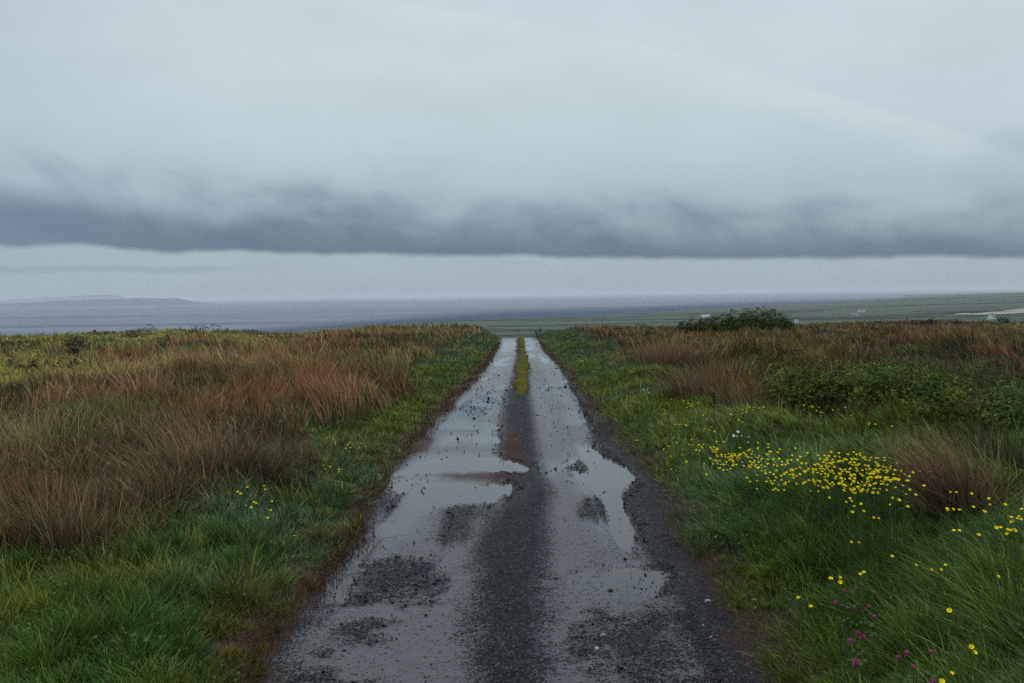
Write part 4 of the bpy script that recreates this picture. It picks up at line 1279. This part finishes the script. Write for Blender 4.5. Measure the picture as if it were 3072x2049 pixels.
# a few single stones -------------------------------------------------------
def stone(X, Y, s, c, label):
    p = unproj([X], [Y], zr2, 60)[0]
    v = ICO_V.copy(); mid = []
    V = [tuple(a) for a in v]; Fn = []
    cache = {}
    def mp(i, j):
        k = (min(i, j), max(i, j))
        if k not in cache:
            m = (np.array(V[i]) + np.array(V[j])); m /= np.linalg.norm(m); V.append(tuple(m)); cache[k] = len(V) - 1
        return cache[k]
    for a, b, cc in ICO_F:
        x, y, z = mp(a, b), mp(b, cc), mp(cc, a)
        Fn += [(a, x, z), (b, y, x), (cc, z, y), (x, y, z)]
    V = np.array(V) * (0.8 + 0.35 * rng.random((len(V), 1))) * np.array([1.15, 0.9, 0.7]) * s
    l, st, _ = tri_quads([np.array(Fn)])
    link('stone', mesh_from('stone', V, l, st, None, flat_mat('stone_%d' % X, c, 0.45, 0.3, 60)), None, (p[0], p[1], p[2] + 0.012 + s * 0.3), 0, None, label, 'stone')


stone(1832, 1781, 0.014, (0.02, 0.02, 0.022), 'black stone lying alone on the pale right rut')
stone(2124, 1814, 0.015, (0.15, 0.155, 0.16), 'pale grey stone on the dark gravel shoulder')
stone(1667, 1744, 0.011, (0.025, 0.025, 0.028), 'small black stone beside the gravel strip')
stone(1219, 1780, 0.011, (0.06, 0.03, 0.02), 'brownish stone lying on the mud of the left rut')
stone(1033, 1962, 0.009, (0.03, 0.03, 0.03), 'tiny dark stone on the mud near the bottom left of the lane')
stone(1810, 1918, 0.011, (0.16, 0.16, 0.16), 'flat whitish stone in the right rut near the viewer')

# far coast: island, houses, beach, field boundaries --------------------------
def island(name, X0, X1, prof, dist, depth, label):
    xs = np.linspace(X0, X1, 60)
    d = ray(xs, np.full(60, 890.0)); azs = np.arctan2(d[:, 0], d[:, 1])
    h = np.interp(xs, [p[0] for p in prof], [p[1] for p in prof])
    V = []
    vs = np.linspace(-1, 1, 15)
    for i in range(60):
        for v in vs:
            rr = dist + v * depth * (0.4 + 0.6 * h[i] / max(p[1] for p in prof))
            zz = SEAZ - 3 + (h[i] + 3) * max(0, 1 - abs(v) ** 2.2) * (0.9 + 0.2 * vnoise(np.array([i * .25]), np.array([v * 2]), 5)[0])
            V.append((math.sin(azs[i]) * rr, math.cos(azs[i]) * rr, zz))
    link(name, grid_mesh(name, np.array(V), 60, 15, M_island), kind='structure')


island('island', -260, 640, [(-260, 16), (0, 32), (150, 46), (300, 62), (430, 70), (530, 56), (600, 20), (640, 1)], 9500, 900, '')
island('headland', -300, 420, [(-300, 60), (0, 75), (150, 130), (300, 150), (360, 120), (420, 2)], 19000, 1500, '')


def house(X, Y, L, D, H, label, wall, roof, dist, rotz=0.0, chim=True, roof_h=1.8):
    d = ray([X], [Y])[0]; s = dist / math.hypot(d[0], d[1])
    x, y = d[0] * s, d[1] * s
    z = CAMZ + d[2] * s - H * 0.3
    zg = gz(np.array([x]), np.array([y]))[0]
    # the house stands on the plain where the sight line meets it
    ts = np.linspace(400, 6000, 6000); dd = d / math.hypot(d[0], d[1])
    zz = gz(dd[0] * ts, dd[1] * ts); k = np.argmax(CAMZ + dd[2] * ts < zz + H * 0.4)
    if (CAMZ + dd[2] * ts < zz + H * 0.4).any(): x, y, zg = dd[0] * ts[k], dd[1] * ts[k], zz[k]
    o = root('house', (x, y, zg), label, 'house', rotz=rotz - math.atan2(x, y))
    a, b = L / 2, D / 2
    V = np.array([(-a, -b, -1), (a, -b, -1), (a, b, -1), (-a, b, -1), (-a, -b, H), (a, -b, H), (a, b, H), (-a, b, H), (-a, 0, H + roof_h), (a, 0, H + roof_h)], float)
    l, st, _ = tri_quads([np.array([(0, 1, 5, 4), (2, 3, 7, 6), (1, 2, 6, 5), (3, 0, 4, 7)]), np.array([(5, 6, 9), (7, 4, 8)])])
    link('wall', mesh_from('wall', V, l, st, None, wall), o)
    e = 0.35; t = roof_h / b
    def slab(sgn):
        y0, y1 = 0.0, sgn * (b + e)
        z0, z1 = H + roof_h + 0.06, H - e * t + 0.06
        v = [(-a - e, y0, z0), (a + e, y0, z0), (a + e, y1, z1), (-a - e, y1, z1)]
        v += [(p[0], p[1], p[2] + 0.18) for p in v]
        return np.array(v), np.array([(0, 1, 2, 3), (4, 7, 6, 5), (0, 4, 5, 1), (1, 5, 6, 2), (2, 6, 7, 3), (3, 7, 4, 0)])
    v1, f1 = slab(-1); v2, f2 = slab(1)
    rf = link('roof', tubes_mesh('roof', [(v1, f1), (v2, f2)], roof), o)
    rf.data.polygons.foreach_set('use_smooth', np.zeros(12, dtype=bool))
    def boxm(nm, cx, cy, cz, sx, sy, sz, mt):
        v = np.array([(cx + i * sx / 2, cy + j * sy / 2, cz + k * sz / 2) for k in (-1, 1) for i, j in ((-1, -1), (1, -1), (1, 1), (-1, 1))])
        l, st, _ = tri_quads([np.array([(0, 3, 2, 1), (4, 5, 6, 7), (0, 1, 5, 4), (1, 2, 6, 5), (2, 3, 7, 6), (3, 0, 4, 7)])])
        return mesh_from(nm, v, l, st, None, mt)
    if chim:
        link('chimney', boxm('chimney', a - 0.5, 0, H + roof_h + 0.5, 0.6, 0.6, 1.6, wall), rf)
    for wx in (-a * 0.55, a * 0.55):
        link('window', boxm('window', wx, -b, H * 0.55, 0.9, 0.12, 1.1, M_dark), o)
    link('door', boxm('door', 0, -b, 0.95, 0.9, 0.12, 2.0, M_dark), o)
    return o


M_grey = flat_mat('grey_wall', (0.42, 0.46, 0.52), 0.7, 0.05, 1)
house(2584, 934, 12, 6.5, 2.9, 'long white cottage out on the green coastal plain', M_render, M_slate, 1900, 0.1, True, 1.6)
house(2566, 948, 10, 6.5, 2.6, 'blue grey roofed house below the long white cottage', M_grey, M_slate, 1600, -0.2, True, 2.4)
house(2117, 951, 14, 6, 2.8, 'low pale house on the coast behind the slope of the big bush', M_render, M_grey, 1500, 0.0, True, 1.5)
house(2390, 965, 5, 4.5, 3.0, 'tiny white gable just right of the big bush', M_render, M_slate, 1200, 1.5, False, 1.6)
house(2975, 954, 7, 6, 3.0, 'white house with a steep dark roof peeping over the right moor', M_render, M_slate, 1200, 1.2, True, 2.8)


def sheet(name, px, mat, lift=0.8):
    px = np.array(px, float)
    f = lambda x, y: gz(x, y) + lift
    d = ray(px[:, 0], px[:, 1]); P = []
    ts = np.geomspace(350, 9000, 9000)
    for i in range(len(px)):
        q = d[i] / math.hypot(d[i][0], d[i][1])
        zz = np.maximum(gz(q[0] * ts, q[1] * ts), SEAZ); k = np.argmax(CAMZ + q[2] * ts < zz)
        P.append((q[0] * ts[k], q[1] * ts[k]))
    P = np.array(P)
    n = len(P) // 2
    A, B = P[:n], P[n:][::-1]
    m = 16; V = []
    for i in np.linspace(0, n - 1, 50):
        a = np.array([np.interp(i, range(n), A[:, k]) for k in (0, 1)]); b = np.array([np.interp(i, range(n), B[:, k]) for k in (0, 1)])
        for s in np.linspace(0, 1, m):
            q = a * (1 - s) + b * s; V.append((q[0], q[1], max(gz(q[0:1], q[1:2])[0], SEAZ) + lift))
    link(name, grid_mesh(name, np.array(V), 50, m, mat), kind='structure')


sheet('beach_sand', [(2905, 946.5), (2950, 946), (2990, 944.5), (3040, 942.5), (3130, 939), (3130, 920), (3040, 929), (2990, 936), (2950, 940), (2905, 944)], M_sand)
sheet('surf', [(2866, 945.5), (2890, 945.5), (2910, 945), (2910, 943), (2890, 943.5), (2866, 944.2)], M_foam, 1.2)


def hedges():
    k = 0
    rg = np.random.default_rng(3)
    while k < 36:
        a = rg.uniform(-9, 33); dc, hc = coast(a)
        rr = rg.uniform(0.30, 0.985) * float(dc)
        if rr < 620: continue
        L = rg.uniform(120, 520) * (0.6 + rr / 2500)
        turn = rg.normal() * 0.30 + (1.1 * rg.choice([-1, 1]) if rg.random() < 0.25 else 0) + R(6)
        ca = R(a); c = np.array([math.sin(ca) * rr, math.cos(ca) * rr])
        tv = np.array([math.cos(ca + turn), -math.sin(ca + turn)])
        n = 24
        s = np.linspace(-0.5, 0.5, n)
        p = c[None] + tv[None] * (s * L)[:, None] + np.stack([0 * s, np.sin(s * 5 + k) * 6], 1)
        ra_ = np.degrees(np.arctan2(p[:, 0], p[:, 1])); dd, _ = coast(ra_)
        if (np.hypot(p[:, 0], p[:, 1]) > dd - 8).any(): continue
        nv = np.array([tv[1], -tv[0]]); w = 1.2 + rr / 3000; z = gz(p[:, 0], p[:, 1])
        hh = (0.5 + 0.7 * rg.random(n)) * (0.7 + rr / 3000)
        V = np.stack([np.column_stack([p - nv * w, z - 2]), np.column_stack([p - nv * w * .7, z + hh]), np.column_stack([p + nv * w * .7, z + hh]), np.column_stack([p + nv * w, z - 2])], 1).reshape(-1, 3)
        link('field_hedge', grid_mesh('field_hedge', V, n, 4, M_hedge), None, None, 0, None, 'thin dark hedge line dividing the green fields of the coastal plain', 'hedge', 'field hedges on the coastal plain')
        k += 1


hedges()
#MORE-END

# ------------------------------------------------------------------ camera, light, air
cam = bpy.data.cameras.new('camera'); cam.lens = 35; cam.sensor_width = 36; cam.clip_start = 0.1; cam.clip_end = 120000
co = bpy.data.objects.new('camera', cam); C.objects.link(co)
from mathutils import Matrix
mat = Matrix(((rt[0], up[0], -fw[0], 0), (rt[1], up[1], -fw[1], 0), (rt[2], up[2], -fw[2], CAMZ), (0, 0, 0, 1)))
co.matrix_world = mat
bpy.context.scene.camera = co

SUN_EL, SUN_AZ = 66.0, -35.0        # behind the overcast, ahead and to the left of the lane; azimuth from +Y
su = bpy.data.lights.new('sun', 'SUN'); su.energy = 1.4; su.angle = R(70); su.color = (1.0, 0.99, 0.97)
so = bpy.data.objects.new('sun', su); C.objects.link(so)
so.rotation_euler = (R(90 - SUN_EL), 0, R(180 - SUN_AZ) + R(0))


def build_world():
    w = bpy.data.worlds.new('World'); bpy.context.scene.world = w; w.use_nodes = True
    t = NT(w.node_tree); t.n.clear()
    out = t.add('ShaderNodeOutputWorld')
    tc = t.add('ShaderNodeTexCoord')
    sp = t.add('ShaderNodeSeparateXYZ'); t.set(sp.inputs[0], tc.outputs['Generated'])
    x, y, z = sp.outputs
    az = t.m('MULTIPLY', t.m('ARCTAN2', x, y), 57.2958)
    el = t.m('MULTIPLY', t.m('ARCSINE', z), 57.2958)
    # cloud deck coordinates
    v1 = t.vec(t.m('MULTIPLY', az, 0.10), t.m('MULTIPLY', el, 0.30), 0.0)
    n_soft = t.noise(v1, 1.0, 5, 0.5)
    v2 = t.vec(t.m('MULTIPLY_ADD', el, 0.14, t.m('MULTIPLY', az, 0.21)), t.m('MULTIPLY', el, 0.34), 3.0)   # streaks leaning with the wind
    n_streak = t.noise(v2, 1.0, 5, 0.50, 0.35)
    n_edge = t.noise(t.vec(t.m('MULTIPLY', az, 0.16), t.m('MULTIPLY', el, 0.15), 7.0), 1.0, 5, 0.5)
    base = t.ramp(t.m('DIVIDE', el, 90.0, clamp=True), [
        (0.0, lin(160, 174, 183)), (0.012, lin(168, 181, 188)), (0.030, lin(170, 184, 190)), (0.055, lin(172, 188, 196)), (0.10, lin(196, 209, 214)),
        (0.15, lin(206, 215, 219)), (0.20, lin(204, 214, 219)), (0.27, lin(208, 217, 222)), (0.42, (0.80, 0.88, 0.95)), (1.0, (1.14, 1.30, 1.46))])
    # long dark roll of cloud above a paler strip over the sea
    e0 = t.m('ADD', t.m('MULTIPLY_ADD', az, -0.023, 2.08), t.m('MULTIPLY', t.m('SUBTRACT', n_edge, 0.5), 1.15))
    tt = t.m('SUBTRACT', el, e0)
    lower = t.ss(-0.10, 0.32, tt)
    fade = t.m('DIVIDE', tt, 1.6, clamp=True)
    nz = t.m('ADD', t.m('MULTIPLY', t.m('SUBTRACT', n_streak, 0.5), 4.8), t.m('MULTIPLY', t.m('SUBTRACT', n_soft, 0.5), 2.4))
    nz = t.m('ADD', nz, t.m('MULTIPLY', az, 0.030))
    top = t.m('MULTIPLY_ADD', nz, fade, tt)
    upper = t.ss(4.5, -0.2, top)
    dark = t.m('MULTIPLY', lower, upper)
    dark = t.m('MULTIPLY', dark, t.ss(70, 35, t.m('ABSOLUTE', az)))
    col = t.mix(t.m('MULTIPLY', dark, 0.95), base, rgba(lin(92, 108, 130)))
    # thin grey shelf under the roll, on the left
    sh1 = t.m('SUBTRACT', el, t.m('ADD', 1.62, t.m('MULTIPLY', t.m('SUBTRACT', n_edge, 0.5), 0.5)))
    g1 = t.m('MULTIPLY', t.ss(0.32, 0.0, t.m('ABSOLUTE', sh1)), t.ss(-12, -20, az))
    col = t.mix(t.m('MULTIPLY', g1, 0.45), col, rgba(lin(128, 146, 160)))
    # a higher sheet with a pale rim slanting down to the right
    ln = t.m('SUBTRACT', t.m('MULTIPLY_ADD', az, -0.17, 15.0), t.m('MULTIPLY', t.m('MULTIPLY', az, az), 0.0055))
    sd = t.m('SUBTRACT', t.m('ADD', el, t.m('MULTIPLY', t.m('SUBTRACT', n_soft, 0.5), 1.5)), ln)
    rim = t.m('MULTIPLY', t.ss(-2.2, 0.0, sd), t.ss(0.7, 0.0, sd))
    win = t.m('MULTIPLY', t.ss(-16, -4, az), t.ss(60, 27, az))
    col = t.mix(t.m('MULTIPLY', t.m('MULTIPLY', rim, win), 0.45), col, rgba(lin(216, 223, 227)))
    hi = t.m('MULTIPLY', t.ss(0.1, 0.9, sd), win)
    col = t.mix(t.m('MULTIPLY', hi, 0.35), col, rgba(lin(207, 215, 223)))
    # darker bank at the right
    dx = t.m('DIVIDE', t.m('SUBTRACT', az, 28.0), 5.0); dy = t.m('DIVIDE', t.m('SUBTRACT', el, 6.3), 1.9)
    dd = t.m('ADD', t.m('MULTIPLY', dx, dx), t.m('MULTIPLY', dy, dy))
    col = t.mix(t.m('MULTIPLY', t.ss(1.3, 0.0, t.m('ADD', dd, t.m('MULTIPLY', t.m('SUBTRACT', n_streak, 0.5), 1.2))), 0.30), col, rgba(lin(150, 170, 184)))
    # the far left is a little duller
    col = t.mix(t.m('MULTIPLY', t.ss(-14, -34, az), 0.38), col, rgba(lin(150, 172, 186)))
    # broad mottling of the deck
    mot = t.m('MULTIPLY_ADD', t.m('SUBTRACT', n_soft, 0.5), 0.16, 1.0)
    mot = t.m('ADD', mot, t.m('MULTIPLY', t.m('SUBTRACT', n_streak, 0.5), 0.10))
    tint = t.add('ShaderNodeVectorMath', operation='MULTIPLY'); t.set(tint.inputs[0], col); tint.inputs[1].default_value = (0.955, 1.0, 1.02); col = tint.outputs[0]
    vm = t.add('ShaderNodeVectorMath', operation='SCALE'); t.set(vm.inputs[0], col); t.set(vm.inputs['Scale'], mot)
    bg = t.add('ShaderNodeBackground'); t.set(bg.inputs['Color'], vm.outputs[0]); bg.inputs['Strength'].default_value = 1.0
    sky = t.add('ShaderNodeTexSky', sky_type='NISHITA'); sky.sun_disc = False
    sky.sun_elevation = R(SUN_EL); sky.sun_rotation = R(SUN_AZ)
    b2 = t.add('ShaderNodeBackground'); t.set(b2.inputs['Color'], sky.outputs[0]); b2.inputs['Strength'].default_value = 0.08
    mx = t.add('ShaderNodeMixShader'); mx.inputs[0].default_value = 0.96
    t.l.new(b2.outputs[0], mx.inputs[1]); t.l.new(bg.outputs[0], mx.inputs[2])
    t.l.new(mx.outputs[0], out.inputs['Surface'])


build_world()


def build_haze():
    s = 44000.0; z0, z1 = SEAZ - 30, 60.0
    V = np.array([(a * s, b * s, c) for c in (z0, z1) for a, b in ((-1, -1), (1, -1), (1, 1), (-1, 1))])
    q = np.array([(0, 3, 2, 1), (4, 5, 6, 7), (0, 1, 5, 4), (1, 2, 6, 5), (2, 3, 7, 6), (3, 0, 4, 7)])
    l, st, _ = tri_quads([q])
    m = bpy.data.materials.new('haze'); m.use_nodes = True
    t = NT(m.node_tree); t.n.clear()
    out = t.add('ShaderNodeOutputMaterial'); pv = t.add('ShaderNodeVolumePrincipled')
    pv.inputs['Color'].default_value = (0.85, 0.885, 0.93, 1); pv.inputs['Density'].default_value = 0.000085
    pv.inputs['Anisotropy'].default_value = 0.0
    t.l.new(pv.outputs[0], out.inputs['Volume'])
    link('haze', mesh_from('haze', V, l, st, None, m), kind='stuff', label='thin sea haze over the coast and water', cat='haze')


build_haze()
sc = bpy.context.scene
sc.view_settings.view_transform = 'Standard'; sc.view_settings.look = 'None'
sc.view_settings.exposure = 0.0; sc.view_settings.gamma = 1.0
sc.cycles.use_denoising = False
sc.cycles.volume_bounces = 1
sc.cycles.max_bounces = 6
sc.cycles.sample_clamp_indirect = 4.0
